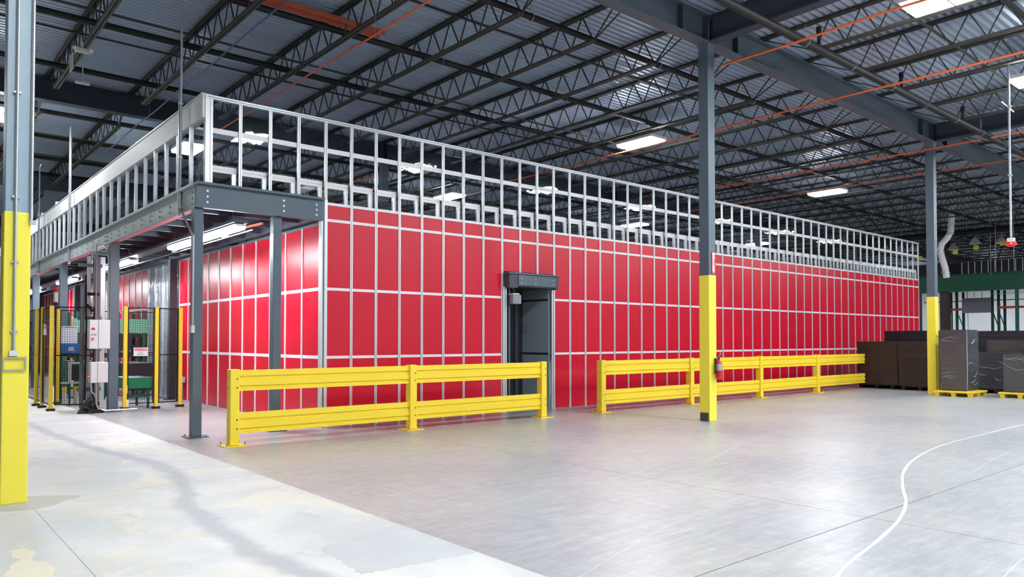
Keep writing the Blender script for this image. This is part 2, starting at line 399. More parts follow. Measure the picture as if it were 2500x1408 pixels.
m_top = tb.mesh('top_chord', M['joist']); m_bot = bb.mesh('bottom_chord', M['joist_rust'])
allr = MB()
rod_me = []
for a, b in rods:
    allr.bar(a, b, .021)
    cen = (Vector(a)+Vector(b))/2
    q = MB(); q.bar(Vector(a)-cen, Vector(b)-cen, .021); rod_me.append((q.mesh('web_rod', M['joist']), cen))
m_web = allr.mesh('web', M['joist'])
def ordn(k): return {1: 'first', 2: 'second', 3: 'third', 4: 'fourth', 5: 'fifth', 6: 'sixth', 7: 'seventh', 8: 'eighth', 9: 'ninth', 10: 'tenth', 11: 'eleventh', 12: 'twelfth'}.get(k, '%dth' % k)
def joist(x, bay):
    yc = (GY[bay]+GY[bay+1])/2
    near = (bay == 1 and 1 < x < 22) or (bay == 0 and 12.5 < x < 24)
    k = round((x-12.09)/1.8283)
    if bay == 1: where = 'over the red enclosure front'
    elif bay == 0: where = 'over the open floor'
    else: where = None
    if where and 1 < x < 40:
        side = 'beyond' if k > 0 else 'before'
        if k == 0: lb = 'dark open-web roof joist ending at the fire extinguisher column, '+where
        else: lb = 'dark open-web roof joist %s, %s one %s the fire extinguisher column' % (where, ordn(abs(k)), side)
        gr = 'roof joists '+where
    else:
        kk = abs(k); sd = 'beyond' if k > 0 else 'before'
        lb = ['dark roof joist over the remote floor, %s one %s the fire extinguisher column', 'dark roof joist far past the enclosure, %s one %s the fire extinguisher column', 'dark roof joist behind the enclosure girder, %s one %s the fire extinguisher column line', 'distant roof joist two girders back, %s one %s the fire extinguisher column line'][bay] % (ordn(kk) if kk else 'the very', sd if kk else 'on')
        gr = 'far roof joists, bay %s' % ['one', 'two', 'three', 'four'][bay]
    t = thing('roof_joist', lb, 'roof joist', (x, yc, 0), 0, gr)
    link('top_chord', m_top, t); link('bottom_chord', m_bot, t)
    if near:
        for me, cen in rod_me: link('web_rod', me, t, cen)
    else: stuff(link('web', m_web, t))
xk = [12.09+1.8283*k for k in range(-8, 35)]
for x in xk:
    for bay in range(4):
        k = round((x-12.09)/1.8283)
        if bay == 0 and (k % 6 == 0 or x < 9): continue
        if bay >= 2 and x > 56: continue
        joist(x, bay)

# bridging angles and sprinkler mains along the building
def along_x(name, y, z, r, m, label, cat, x0=X0+.1, x1=X1-.1, grp=None, n=8, sq=False):
    b = MB()
    if sq: b.box(x0, y-r, z-r, x1, y+r, z+r)
    else: b.tube([(x0, y, z), (x1, y, z)], r, n); b.smooth = True
    o = b.obj(name, m); tag(o, label, cat, grp); return o
hgm = MB().tube([(0, -.0, .09), (0, .075, .04), (0, .08, -.03), (0, 0, -.085), (0, -.08, -.03), (0, -.075, .04), (0, 0, .09)], .008, 5).tube([(0, 0, .09), (0, 0, .35)], .006, 5).mesh('pipe_hanger', M['galv'])
pipes = [(9.95, 7.42, 'first', 1), (12.78, 7.42, 'second', 1), (15.38, 7.42, 'third', 1), (18.3, 7.42, 'fourth', 1)]
for (y, z, o_, b_) in pipes:
    t = thing('sprinkler_pipe', 'black sprinkler pipe through the joists, %s one past the girder over the yellow columns' % o_, 'pipe', (0, y, z), 0, 'sprinkler pipes')
    b = MB().tube([(X0+.1, 0, 0), (X1-.1, 0, 0)], .062, 10); b.smooth = True; b.obj('pipe', M['pipe'], t)
    for x in xk[6:22:2]: link('pipe_hanger', hgm, t, (x+.5, 0, 0))
for (y, o_) in ((22.2, 'first'), (24.9, 'second'), (27.9, 'third'), (30.6, 'fourth')):
    along_x('sprinkler_pipe', y, 7.42, .062, M['pipe'], 'distant black sprinkler pipe, %s one behind the enclosure girder' % o_, 'pipe', grp='sprinkler pipes')
t = thing('sprinkler_pipe', 'thick black sprinkler main hung below the joists on the open floor side', 'pipe', (0, 6.75, 6.98), 0, 'sprinkler pipes')
b = MB().tube([(3, 0, 0), (X1-.1, 0, 0)], .075, 12); b.smooth = True; b.obj('pipe', M['pipe'], t)
for x in xk[8:24]: 
    link('pipe_hanger', hgm, t, (x+.7, 0, 0))
dropm = MB().tube([(0, 0, .05), (0, 0, .38)], .035, 8).tube([(0, 0, .3), (0, 0, .42)], .05, 8).mesh('riser_nipple', M['pipe'])
for x in xk[8:22:2]: link('riser_nipple', dropm, t, (x+1.2, 0, 0))
along_x('sprinkler_pipe', 3.9, 7.08, .05, M['pipe'], 'thin black sprinkler pipe nearest the upper corner lights', 'pipe', x0=9, grp='sprinkler pipes')
for q, (y, bayn) in enumerate(((11.4, 'enclosure front'), (14.4, 'enclosure front'), (17.0, 'enclosure front'), (5.3, 'open floor'), (2.0, 'open floor'), (24, 'far bay'), (29, 'far bay'))):
    along_x('bridging_angle', y, 7.265 if q % 2 else 7.75, .017, M['joist'], ['thin dark bridging angle between joists, first past the column girder', 'thin dark bridging angle between joists, second past the column girder', 'thin dark bridging angle between joists, third past the column girder', 'thin dark bridging angle above the open floor beside the girder', 'thin dark bridging angle above the open floor near the corner lights', 'distant thin bridging angle nearer the enclosure girder', 'distant thin bridging angle two bays back'][q], 'bridging angle', grp='bridging angles', sq=True)

def along_y(name, x, z, r, m, label, cat, y0, y1, sag=0.02, grp=None):
    t = thing(name, label, cat, (x, 0, z), 0, grp)
    pts = []; n = 24
    for k in range(n+1):
        yy = y0+(y1-y0)*k/n; pts.append((0, yy, -sag*math.sin(k/n*math.pi*4)**2))
    b = MB().tube(pts, r, 6); b.smooth = True; b.obj('run', m, t)
    h = MB().tube([(0, 0, 0), (0, 0, 7.78-z)], .004, 4).mesh('hanger_rod', M['galv'])
    yy = y0+1.2
    while yy < y1:
        link('hanger_rod', h, t, (0, yy, 0)); yy += 3.05
    return t
along_y('orange_conduit', 6.55, 6.93, .018, M['orange'], 'orange overhead conduit crossing above the enclosure corner', 'conduit', -2, 19.8, grp='orange conduits')
along_y('orange_conduit', 12.42, 6.90, .022, M['orange'], 'orange overhead conduit tied off at the fire extinguisher column top', 'conduit', -3.4, 8.25, grp='orange conduits')
along_y('orange_conduit', 12.32, 6.98, .022, M['orange'], 'orange conduit seen behind the clear sheets beside a far column', 'conduit', 20.8, 30, grp='orange conduits')
along_y('orange_conduit', 16.0, 6.88, .022, M['orange'], 'orange overhead conduit passing behind the fire extinguisher column', 'conduit', -3.4, 19.8, grp='orange conduits')
along_y('orange_conduit', 22.5, 6.95, .024, M['orange'], 'orange overhead conduit passing in front of the far yellow column', 'conduit', -3.4, 15.8, grp='orange conduits')
along_y('orange_conduit', 25.9, 6.98, .018, M['orange'], 'faint orange overhead conduit just beyond the far yellow column', 'conduit', -3.4, 19.8, grp='orange conduits')
t = along_y('blue_hose', 4.78, 6.88, .015, M['blue_hose'], 'blue air hose looped along the roof above the mezzanine', 'hose', 8.5, 24, .04)
t = thing('red_channel', 'short red-orange steel channel between joists at the top edge', 'steel channel', (0, 12.62, 7.55))
MB().box(4.0, -.12, 0, 7.4, .12, .02).obj('web', M['rust_red'], t); MB().box(4.0, -.12, -.07, 7.4, -.10, 0).obj('flange', M['rust_red'], t); MB().box(4.0, .10, -.07, 7.4, .12, 0).obj('flange', M['rust_red'], t)

# ------------------------------------------------------------------ columns
def column(name, x, y, label, light=False, base=True, s=.22, yz=2.79, grp='roof columns', body=None):
    t = thing(name, label, 'column', (x, y, 0), 0, grp)
    h = s/2
    bm = body or M['steel_lit' if light else 'steel']  # light: the shared paint in its brightly lit tone
    MB().box(-h, -h, 0, h, h, 7.23).obj('shaft', bm, t, bevel=.008)
    if base:
        e = h+.006
        b = MB().box(-e, -e, 0.0, e, e, yz).obj('yellow_sleeve', M['yellow_col'], t, bevel=.01)
    MB().box(-h-.02, -h-.02, 7.22, h+.02, h+.02, 7.248).obj('cap_plate', bm, t)
    return t
cC = column('yellow_column', 12.145, 8.44, 'grey steel column with yellow base carrying the fire extinguisher')
cR = column('yellow_column', 23.10, 8.42, 'grey steel column with yellow base beside the wrapped pallets')
cL = column('yellow_column', .985, 8.53, 'large grey column, coloured as brightly lit, with yellow base and steel conduits', light=True, s=.205, yz=2.77)
MB().box(-.135, -.09, 0, -.12, .09, .16).obj('scuffed_foot', M['steel_dark'], cC)
for (x, y, lb) in ((12.2, 20.65, 'far grey column behind the clear sheets, left of the roof lamps'), (23.1, 20.65, 'far grey column behind the clear sheets, middle of the enclosure'), (34.1, 20.65, 'far grey column behind the clear sheets, right part'), (45.0, 20.65, 'far grey column behind the enclosure end'),
                   (12.2, 32.85, 'distant roof column beyond the enclosure, left'), (23.1, 32.85, 'distant roof column beyond the enclosure, right'), (1.12, 20.65, 'roof column far left, beyond the yellow column'), (34.1, 8.45, 'roof column outside the right edge')):
    column('roof_column', x, y, lb, base=False)
column('roof_column', 45.3, 15.85, 'brown and grey column under the green mezzanine', base=False, s=.42, body=M['brown_col'])

# left column conduits, box, frame
t = thing('conduit', 'galvanised conduit down the middle of the big left column', 'conduit', (.965, 8.40, 0))
b = MB().tube([(0, 0, 1.45), (0, 0, 7.2)], .013, 8); b.smooth = True; b.obj('tube', M['galv'], t)
for z in (1.62, 2.28, 2.9, 3.9, 4.9): MB().box(-.03, -.004, z, .03, .02, z+.02).obj('clamp', M['galv'], t)
MB().box(-.035, -.012, 1.40, .035, .02, 1.45).obj('junction_box', M['white_box'], t)
t = thing('conduit', 'bright conduit along the right edge of the big left column', 'conduit', (1.09, 8.415, 0))
b = MB().tube([(0, 0, 2.7), (0, 0, 7.2)], .016, 8); b.smooth = True; b.obj('tube', M['galv'], t)
MB().box(-.01, -.02, 2.66, .04, .02, 2.70).obj('end_fitting', M['galv'], t)
t = thing('document_frame', 'empty steel sign frame on the big left yellow column', 'frame', (.975, 8.40, 1.26))
MB().box(-.095, 0, 0, .095, .012, .012).obj('bottom_edge', M['galv'], t); MB().box(-.095, 0, .115, .095, .012, .127).obj('top_edge', M['galv'], t)
MB().box(-.095, 0, .012, -.083, .012, .115).obj('side_edge', M['galv'], t); MB().box(.083, 0, .012, .095, .012, .115).obj('side_edge', M['galv'], t)

# sign and extinguisher on the middle column
t = thing('arrow_sign', 'white and red arrow sign above the fire extinguisher', 'sign', (12.165, 8.318, 2.82))
MB().box(-.05, 0, 0, .05, .006, .42).obj('plate', M['sign_red'], t)
MB().prism([(-.045, .40), (.045, .40), (.028, .35), (.028, .075), (.045, .075), (0, .01), (-.045, .075), (-.028, .075), (-.028, .35)], 'y', -.003, 0).obj('arrow', M['sign_white'], t)
text('FIRE', .06, M['sign_red'], t, (0, -.004, .22), (R(90), R(90), 0))
t = thing('fire_extinguisher', 'red fire extinguisher hanging on the yellow column', 'fire extinguisher', (12.20, 8.235, .80))
b = MB().tube([(0, 0, 0), (0, 0, .015), (0, 0, .30), (0, 0, .345), (0, 0, .37)], [.045, .062, .062, .045, .02], 16); b.smooth = True; b.obj('cylinder', M['ext_red'], t)
b = MB().tube([(0, 0, .17), (0, 0, .29)], .0635, 16); b.smooth = True; b.obj('label_band', M['label_grey'], t)
b = MB().tube([(0, 0, .36), (0, 0, .41)], .018, 8); b.bar((-.02, 0, .41), (.07, 0, .43), .02, .012); b.bar((-.02, 0, .425), (.06, 0, .465), .02, .01); b.obj('valve_handle', M['sign_black'], t)
b = MB().tube([(-.02, 0, .40), (-.07, 0, .38), (-.085, 0, .25), (-.08, 0, .06)], .01, 6); b.smooth = True; b.obj('hose', M['black'], t)
b = MB().tube(ring((.05, 0, .48), .022, 'y', 0, 10), .003, 4); b.obj('pin_ring', M['galv'], t)
MB().box(-.02, .06, .1, .02, .085, .40).obj('bracket', M['sign_black'], t)

# ------------------------------------------------------------------ red enclosure: long front
YW, XW, SP, NB = 12.2, 6.03, .511, 51
DK0, DK1 = 8, 11
def xs_(k): return XW+SP*k
rows = [(.02, 1.215), (1.265, 2.435), (2.485, 3.665), (3.715, 3.955)]
ew = thing('red_partition', 'long red panelled enclosure wall in a silver frame with clear upper sheets', 'enclosure wall', (0, YW, 0))
pm = [MB().box(-SP/2+.022, .012, a, SP/2-.022, .030, b).mesh('red_panel', M['red']) for a, b in rows]
for k in range(NB):
    for r_, me in enumerate(pm):
        if DK0 <= k < DK1 and r_ < 2: continue
        if DK0 <= k < DK1 and r_ == 2:
            MB().box(-SP/2+.022, .012, 3.03, SP/2-.022, .030, rows[2][1]).obj('red_panel', M['red'], ew, ((xs_(k)+SP/2), 0, 0)); continue
        link('red_panel', me, ew, (xs_(k)+SP/2, 0, 0))
def studprof(wd, dp): h = wd/2; g_ = .007; return [(-h, 0), (-g_, 0), (-g_, .012), (g_, .012), (g_, 0), (h, 0), (h, dp), (-h, dp)]
def stud_mesh(z0, z1, wd=.052, dp=.036): return MB().prism(studprof(wd, dp), 'z', z0, z1).mesh('stud', M['alu'])
s_full = stud_mesh(0, 5.44); s_head = stud_mesh(3.0, 5.44); s_short = stud_mesh(4.05, 5.44)
for k in range(1, NB+1):
    link('stud', s_head if DK0 < k < DK1 else s_full, ew, (xs_(k), 0, 0))
# corner post, wide
MB().box(-.09, -.01, 0, .028, .10, 4.05).obj('corner_post', M['alu'], ew, (XW, 0, 0))
link('stud', stud_mesh(4.05, 5.44), ew, (XW, 0, 0))
MB().box(-.06, -.012, 0, -.03, -.01, 4.05).obj('post_slot', M['slot'], ew, (XW, 0, 0))
XC = 3.96
for k in range(1, 4): link('stud', s_short, ew, (XW-SP*k, 0, 0))
MB().prism([(-.03, 0), (.03, 0), (.03, .01), (.05, .01), (.05, 0), (.088, 0), (.088, .09), (-.03, .09)], 'z', 4.05, 5.44).obj('corner_stud', M['alu'], ew, (XC, 0, 0))
rm = [MB().box(-SP/2+.028, .006, z-.025, SP/2-.028, .034, z+.025).mesh('cross_rail', M['alu_white']) for z in (1.24, 2.46, 3.69, 3.985)]
mid_r = MB().box(-SP/2+.028, .03, 4.90, SP/2-.028, .05, 4.985).mesh('upper_rail', M['alu_white'])
low_r = MB().prism([(.10, 4.28), (.085, 4.28), (.085, 4.325), (.092, 4.33), (.085, 4.335), (.085, 4.39), (.13, 4.39), (.13, 4.28)], 'x', -SP/2+.05, SP/2-.03).mesh('lower_rail', M['alu_white'])
post_s = MB().box(-.115, .07, 4.01, -.04, .12, 4.28).mesh('short_post', M['alu'])
pane_a = MB().box(-SP/2+.028, .024, 4.40, SP/2-.028, .028, 4.90).mesh('clear_pane', M['glass'])
pane_b = MB().box(-SP/2+.028, .024, 4.985, SP/2-.028, .028, 5.44).mesh('clear_pane', M['glass'])
beam_y = MB().box(-.07, .13, 4.15, -.03, 7.6, 4.21).mesh('roof_rib', M['slot'])
sheet_m = MB().box(-SP+.0, .14, 4.215, -.08, 7.4, 4.219).mesh('roof_sheet', M['roof_sheet'])
for k in range(-4, NB):
    xm = xs_(k)+SP/2
    if k >= 0:
        for r_, me in enumerate(rm):
            if DK0 <= k < DK1 and r_ < 2: continue
            link('cross_rail', me, ew, (xm, 0, 0))
    link('upper_rail', mid_r, ew, (xm, 0, 0)); link('lower_rail', low_r, ew, (xm, 0, 0))
    link('short_post', post_s, ew, (xs_(k+1), 0, 0))
    link('clear_pane', pane_a, ew, (xm, 0, 0)); link('clear_pane', pane_b, ew, (xm, 0, 0))
    link('roof_rib', beam_y, ew, (xs_(k+1), 0, 0)); 
    if k % 3 != 1: link('roof_sheet', sheet_m, ew, (xs_(k+1), 0, 0))
MB().box(XC-.03, -.012, 5.44, xs_(NB)+.03, .07, 5.50).obj('top_rail', M['alu'], ew)
MB().box(XC, -.014, 5.462, xs_(NB)+.03, -.012, 5.472).obj('rail_slot', M['slot'], ew)
# end return at the far right
MB().box(xs_(NB)-.03, .05, 0, xs_(NB)+.03, 6.0, 3.98).obj('end_wall', M['red'], ew)
# door surround posts and header
for k, sx in ((DK0, 1), (DK1, -1)):
    xk_ = xs_(k)
    MB().box(xk_+.005 if sx > 0 else xk_-.10, -.03, 0, xk_+.10 if sx > 0 else xk_-.005, -.001, 2.7).obj('door_jamb', M['alu'], ew)
    MB().box(xk_+.045 if sx > 0 else xk_-.06, -.033, 0, xk_+.06 if sx > 0 else xk_-.045, -.030, 2.7).obj('jamb_slot', M['slot'], ew)

dr = thing('door_recess', 'dark slate doorway recess in the red wall under a bolted header', 'doorway', (xs_(DK0), YW, 0))
W = SP*3
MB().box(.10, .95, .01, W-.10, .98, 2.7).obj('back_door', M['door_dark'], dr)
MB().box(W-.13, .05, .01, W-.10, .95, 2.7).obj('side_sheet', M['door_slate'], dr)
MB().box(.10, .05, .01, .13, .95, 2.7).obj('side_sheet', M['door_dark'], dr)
for z in (1.22, 2.44): MB().box(W-.14, .06, z, W-.13, .94, z+.04).obj('seam_strip', M['door_dark'], dr)
for z in (1.22,): MB().box(.14, .94, z, W-.14, .949, z+.04).obj('seam_strip', M['black'], dr)
MB().box(.20, .02, 0, .235, .05, 2.68).obj('guide_track', M['steel'], dr)
MB().box(W-.40, .90, 0, W-.30, .949, 2.7).obj('inner_post', M['steel_dark'], dr)
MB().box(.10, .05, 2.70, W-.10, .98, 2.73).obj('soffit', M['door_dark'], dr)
hd = thing('door_header', 'dark grey bolted steel header box above the doorway', 'header beam', (xs_(DK0), YW, 2.66))
MB().box(.03, -.20, .30, W-.02, .0, .335).obj('hood', M['steel'], hd, bevel=.004)
MB().box(.05, -.17, .0, .30, -.005, .30).obj('end_block', M['steel_dark'], hd, bevel=.01)
MB().box(.30, -.185, .06, W-.12, -.15, .29).obj('face_plate', M['steel'], hd, bevel=.006)
MB().box(W-.12, -.17, .02, W-.03, -.005, .30).obj('end_block', M['steel_dark'], hd)
MB().box(.30, -.15, .04, W-.12, -.005, .30).obj('box', M['steel_dark'], hd)
bolt = MB().tube([(0, 0, 0), (0, -.018, 0)], .017, 6).mesh('bolt', M['galv'])
for bx in (.37, .78, W-.22):
    for bz in (.12, .21): link('bolt', bolt, hd, (bx, -.185, bz))
t = thing('motion_sensor', 'pale grey sensor box hanging under the doorway header', 'sensor', (xs_(DK0)+.27, YW-.12, 2.32))
MB().box(-.12, -.06, 0, .12, .06, .20).obj('housing', M['panel_grey'], t, bevel=.015)
MB().box(-.13, -.07, .20, .05, .07, .225).obj('lid', M['white_box'], t)
b = MB().tube([(-.02, 0, .225), (-.05, 0, .29), (-.10, 0, .34)], .02, 8); b.smooth = True; b.obj('bracket', M['black'], t)

# ------------------------------------------------------------------ red enclosure: short side under the mezzanine
XS, SY = 6.0, .742
sw = thing('red_partition', 'glossy red panelled enclosure side under the mezzanine with clear strip curtains', 'enclosure wall', (XS, YW, 0))
srow = [(.02, 1.215), (1.265, 2.435), (2.485, 3.60)]
sm = [MB().box(-.030, -SY/2+.025, a, -.012, SY/2-.025, b).mesh('red_panel', M['red']) for a, b in srow]
ss = MB().prism([(-.045, -.025), (-.045, -.006), (-.035, -.006), (-.035, .006), (-.045, .006), (-.045, .025), (0, .025), (0, -.025)], 'z', 0, 3.62).mesh('stud', M['alu_white'])
sr = [MB().box(-.036, -SY/2+.025, z-.03, -.008, SY/2-.025, z+.03).mesh('cross_rail', M['alu_white']) for z in (1.24, 2.46)]
cur = {11, 12, 13, 14, 22, 23}
def curtain_mesh():
    b = MB(); n = 5
    for k in range(n):
        y0 = -SY/2+.03+k*(SY-.06)/n; y1 = y0+(SY-.06)/n+.02; o = -.012*(k % 2)
        pr = []
        for q in range(7): pr.append((-.03+o-.012*math.sin(q/6*math.pi), y0+(y1-y0)*q/6))
        for q in range(6, -1, -1): pr.append((-.027+o-.012*math.sin(q/6*math.pi), y0+(y1-y0)*q/6))
        b.prism(pr, 'z', .05, 3.58)
    return b
cstrip = []
for k in range(5):
    b = MB(); y0 = k*(SY-.06)/5; y1 = y0+(SY-.06)/5+.02; o = -.012*(k % 2); pr = []
    for q in range(7): pr.append((-.03+o-.012*math.sin(q/6*math.pi), -SY/2+.03+y0+(y1-y0)*q/6))
    for q in range(6, -1, -1): pr.append((-.027+o-.012*math.sin(q/6*math.pi), -SY/2+.03+y0+(y1-y0)*q/6))
    b.smooth = True; cstrip.append(b.prism(pr, 'z', .05, 3.58).mesh('curtain_strip', M['curtain']))
for k in range(44):
    yc = (k+.5)*SY+.08
    if k not in cur:
        for me in sm: link('red_panel', me, sw, (0, yc, 0))
        for me in sr: link('cross_rail', me, sw, (0, yc, 0))
    else:
        for me in cstrip: link('curtain_strip', me, sw, (0, yc, 0))
    link('stud', ss, sw, (0, yc+SY/2, 0))
link('stud', ss, sw, (0, .08, 0))
MB().box(-.04, 0.1, 3.6, 0, 33, 3.65).obj('head_rail', M['steel'], sw)
t = thing('wall_socket', 'small double outlet box low on the red side wall', 'outlet', (XS-.06, 19.95, .47))
MB().box(-.05, -.14, 0, .0, -.02, .14).obj('outlet_box', M['white_box'], t); MB().box(-.05, .02, 0, 0, .14, .14).obj('outlet_box', M['white_box'], t)
b = MB().tube([(-.02, .0, .0), (-.02, -.02, -.3), (-.02, .0, -.46)], .01, 6); b.obj('cable', M['galv'], t)

# ------------------------------------------------------------------ mezzanine: beams, deck, columns
mz = thing('mezzanine_front_beam', 'slate grey bolted channel beam across the mezzanine end', 'beam', (3.785, YW-.02, 3.66))
MB().prism([(-.02, 0), (-.02, .36), (-.10, .36), (-.10, .40), (.12, .40), (.12, .36), (.0, .36), (.0, .03), (.09, .03), (.09, 0)], 'x', 0, 2.17).obj('channel', M['steel'], mz, bevel=.003)
b4 = MB().tube([(0, 0, 0), (0, -.014, 0)], .020, 6).mesh('bolt', M['galv'])
for bx in (.17, 1.44, 2.04):
    for bz in (.09, .18, .27): link('bolt', b4, mz, (bx, -.02, bz))
ml = thing('mezzanine_side_beam', 'silver-grey bolted channel beam running along the mezzanine side', 'beam', (3.83, YW+.10, 3.66))
MB().prism([(-.02, 0), (-.02, .36), (-.08, .36), (-.08, .40), (.12, .40), (.12, .36), (.0, .36), (.0, .03), (.08, .03), (.08, 0)], 'y', 0, 34).obj('channel', M['beam_silver'], ml)
MB().box(-.045, .0, -.006, .08, 34, 0).obj('bottom_flange', M['flange_pink'], ml)
b5 = MB().tube([(-.0, 0, 0), (-.016, 0, 0)], .018, 6).mesh('bolt', M['galv'])
for k in range(44):
    yk = .75+k*.61
    for bz in (.10, .20) if k % 5 else (.09, .17, .25): link('bolt', b5, ml, (-.02, yk, bz))
for yk in (.02, 5.85, 5.95, 11.9): 
    for bz in (.09, .18, .27): link('bolt', b5, ml, (-.02, yk+.12, bz))
md = thing('mezzanine_deck', 'dark underside of the mezzanine deck with close steel joists', 'deck', (0, 0, 0))
MB().box(3.96, YW+.12, 3.98, 5.93, YW+34, 4.02).obj('deck_plate', M['steel_dark'], md)
cj = MB().prism([(0, 3.70), (0, 3.97), (.05, 3.97), (.05, 3.955), (.012, 3.955), (.012, 3.715), (.07, 3.715), (.07, 3.70)], 'x', 3.96, 5.84).mesh('deck_joist', M['steel_dark'])
for k in range(37): link('deck_joist', cj, md, (0, YW+.7+k*.9, 0))
MB().box(5.85, YW+.12, 3.68, 5.92, YW+34, 3.95).obj('edge_channel', M['steel_dark'], md)
def mcol(x, y, label, h=3.66, s=.15, m='steel', foot=True, grp='mezzanine columns'):
    t = thing('mezzanine_column', label, 'column', (x, y, 0), 0, grp); q = s/2
    MB().box(-q, -q, .015, q, q, h).obj('post', M[m], t, bevel=.008)
    if foot:
        MB().box(-.16, -.16, 0, .16, .16, .016).obj('base_plate', M[m], t)
        for a in (-1, 1):
            for c in (-1, 1): MB().tube([(a*.125, c*.125, .012), (a*.125, c*.125, .045)], .012, 6).obj('anchor_bolt', M['galv'], t)
    return t
mcol(3.855, YW+.12, 'slate grey mezzanine column at the near corner')
mcol(5.16, YW+.12, 'slate grey mezzanine column under the front beam beside the red side')
mcol(3.87, 17.95, 'slate grey mezzanine column with white control cabinets', s=.19)
mcol(3.87, 23.8, 'grey mezzanine column behind the safety fence', s=.19)
mcol(3.87, 28.6, 'grey mezzanine column just right of the big left column', s=.19)
mcol(3.87, 35.0, 'distant mezzanine column on the outer row', s=.19)
mcol(5.82, 20.55, 'dark mezzanine column beside the red side wall', s=.18, m='steel_dark')
mcol(5.82, 32.9, 'dark mezzanine column between two red wall sections', s=.2, m='steel_dark')
mcol(5.82, 41.5, 'distant dark mezzanine column far under the deck', s=.2, m='brown_col')

# upper frame on the mezzanine's long side
uf = thing('mezzanine_side_screen', 'clear-sheeted aluminium screen with a white fascia along the mezzanine', 'screen', (3.92, YW, 0))
MB().box(-.03, .02, 5.13, .10, 31, 5.50).obj('fascia', M['white_sheet'], uf)
MB().box(-.05, .02, 5.50, .12, 31, 5.515).obj('fascia_cap', M['alu'], uf)
us = MB().prism([(-.02, -.025), (-.02, -.007), (-.01, -.007), (-.01, .007), (-.02, .007), (-.02, .025), (.04, .025), (.04, -.025)], 'z', 4.05, 5.13).mesh('stud', M['alu'])
up = MB().box(.008, -.33, 4.10, .012, .33, 5.12).mesh('clear_pane', M['glass'])
for k in range(1, 44): 
    link('stud', us, uf, (0, k*.705, 0)); link('clear_pane', up, uf, (0, (k-.5)*.705, 0))
MB().box(-.02, .05, 4.045, .05, 31, 4.09).obj('sill_rail', M['alu'], uf)
for z, dx, rr_ in ((4.34, 2.06, .06),):
    MB().box(dx-.03, .3, z-rr_, dx+.03, 31, z+rr_).obj('inner_rail', M['alu_white'], uf)
isd = MB().box(2.03, -.02, 4.03, 2.09, .02, 4.28).mesh('inner_stud', M['alu'])
for k in range(1, 44): link('inner_stud', isd, uf, (0, k*.705, 0))
for yk in (13, 15.5, 18.5, 21):
    MB().cbox((-.0, yk, 5.56), (.10, .12, .09)).obj('top_bracket', M['alu'], uf)

# strip lights and tray under the mezzanine
for k, (ya, yb) in enumerate(((12.5, 14.9), (19.5, 22.2), (26.5, 29.2), (33.5, 36.0), (15.05, 16.4))):  # the last, short strip is added for its glare on the red side
    t = thing('strip_light', ['bright fluorescent strip light behind the near corner column', 'bright strip light beside the cabinet column under the deck', 'strip light under the deck above the fence', 'farthest strip light under the deck', 'short strip light added under the deck for glare on the red side'][k], 'light', (4.62, (ya+yb)/2, 3.45), 0, 'strip lights under the mezzanine')
    L_ = (yb-ya)/2
    MB().box(-.09, -L_, .02, .09, L_, .06).obj('housing', M['white_box'], t)
    MB().prism([(-.10, .02), (-.08, -.025), (.08, -.025), (.10, .02)], 'y', -L_+.03, L_-.03).obj('lens', M['strip_lens'], t)
    for q in (-.7, .7): b = MB().tube([(0, q*L_, .06), (0, q*L_, .52)], .006, 5).obj('hanger_rod', M['galv'], t)
t = thing('cable_tray', 'grey cable raceway under the mezzanine beside the strip lights', 'cable tray', (4.62, YW+.3, 3.53))
MB().box(-.13, 0, 0, .13, 30, .05).obj('raceway', M['steel'], t)
b = MB().tube([(.20, 0, -.10), (.20, 30, -.10)], .012, 6); b.obj('conduit', M['galv'], t)
for k in range(9): MB().cbox((.16, 1.2+k*3.1, -.05), (.10, .06, .12)).obj('clip', M['galv'], t)
t = thing('red_strut', 'thin red diagonal strut under the near deck corner', 'strut', (5.2, 13.0, 3.64))
MB().bar((0, 0, 0), (-.25, 2.4, -.02), .035).obj('bar', M['rust_red'], t)

# tall rods with strut channels standing on the side beam
for k, (yy, zt_, z0) in enumerate(((12.98, 7.0, 3.42), (22.5, 7.2, 3.55), (27.5, 7.05, 3.7))):
    t = thing('conduit_mast', ['tall thin galvanised mast beside the enclosure corner', 'tall thin mast rising from the side beam beyond the corner', 'thin mast with a hooked top nearest the big left column'][k], 'mast', (3.78, yy, 0), 0, 'masts on the mezzanine side')
    pts = [(0, 0, z0), (0, 0, zt_)] if k < 2 else [(0, 0, z0), (0, 0, zt_-.15), (0, -.1, zt_-.03), (0, -.35, zt_)]
    if k == 0: pts = [(-.03, -.80, 1.78), (-.03, -.80, 3.2), (-.02, -.45, 3.45), (0, 0, 3.75), (0, 0, zt_)]
    b = MB().tube(pts, (.02, .032, .018)[k], 8); b.smooth = True; b.obj('tube', M['galv'], t)
    if k != 1: pass
    MB().prism([(-.02, .03), (.02, .03), (.02, .07), (.012, .07), (.012, .038), (-.012, .038), (-.012, .07), (-.02, .07)], 'z', 3.62, 5.62 if k else 5.72).obj('strut_channel', M['galv'], t)
    for z in (3.75, 4.6, 5.5): MB().cbox((0, .02, z), (.06, .07, .03)).obj('clamp', M['galv'], t)
t = thing('switch_box', 'small grey switch box on the near mezzanine column', 'switch box', (3.765, YW+.02, 1.66))
MB().box(-.045, -.09, 0, .01, -.02, .12).obj('box', M['white_box'], t, bevel=.006)
t = thing('conduit', 'bent white conduit running down the cabinet column', 'conduit', (3.745, 17.84, 0))
b = MB().tube([(0, 1.7, 3.6), (0, .5, 3.62), (.0, .1, 3.5), (.0, 0, 3.2), (0, 0, 2.0)], .018, 8); b.smooth = True; b.obj('tube', M['galv'], t)
b = MB().tube([(0, 1.7, 3.6), (0, 1.72, 3.5), (0, 1.72, 3.1)], .018, 8); b.smooth = True; b.obj('tube', M['galv'], t)

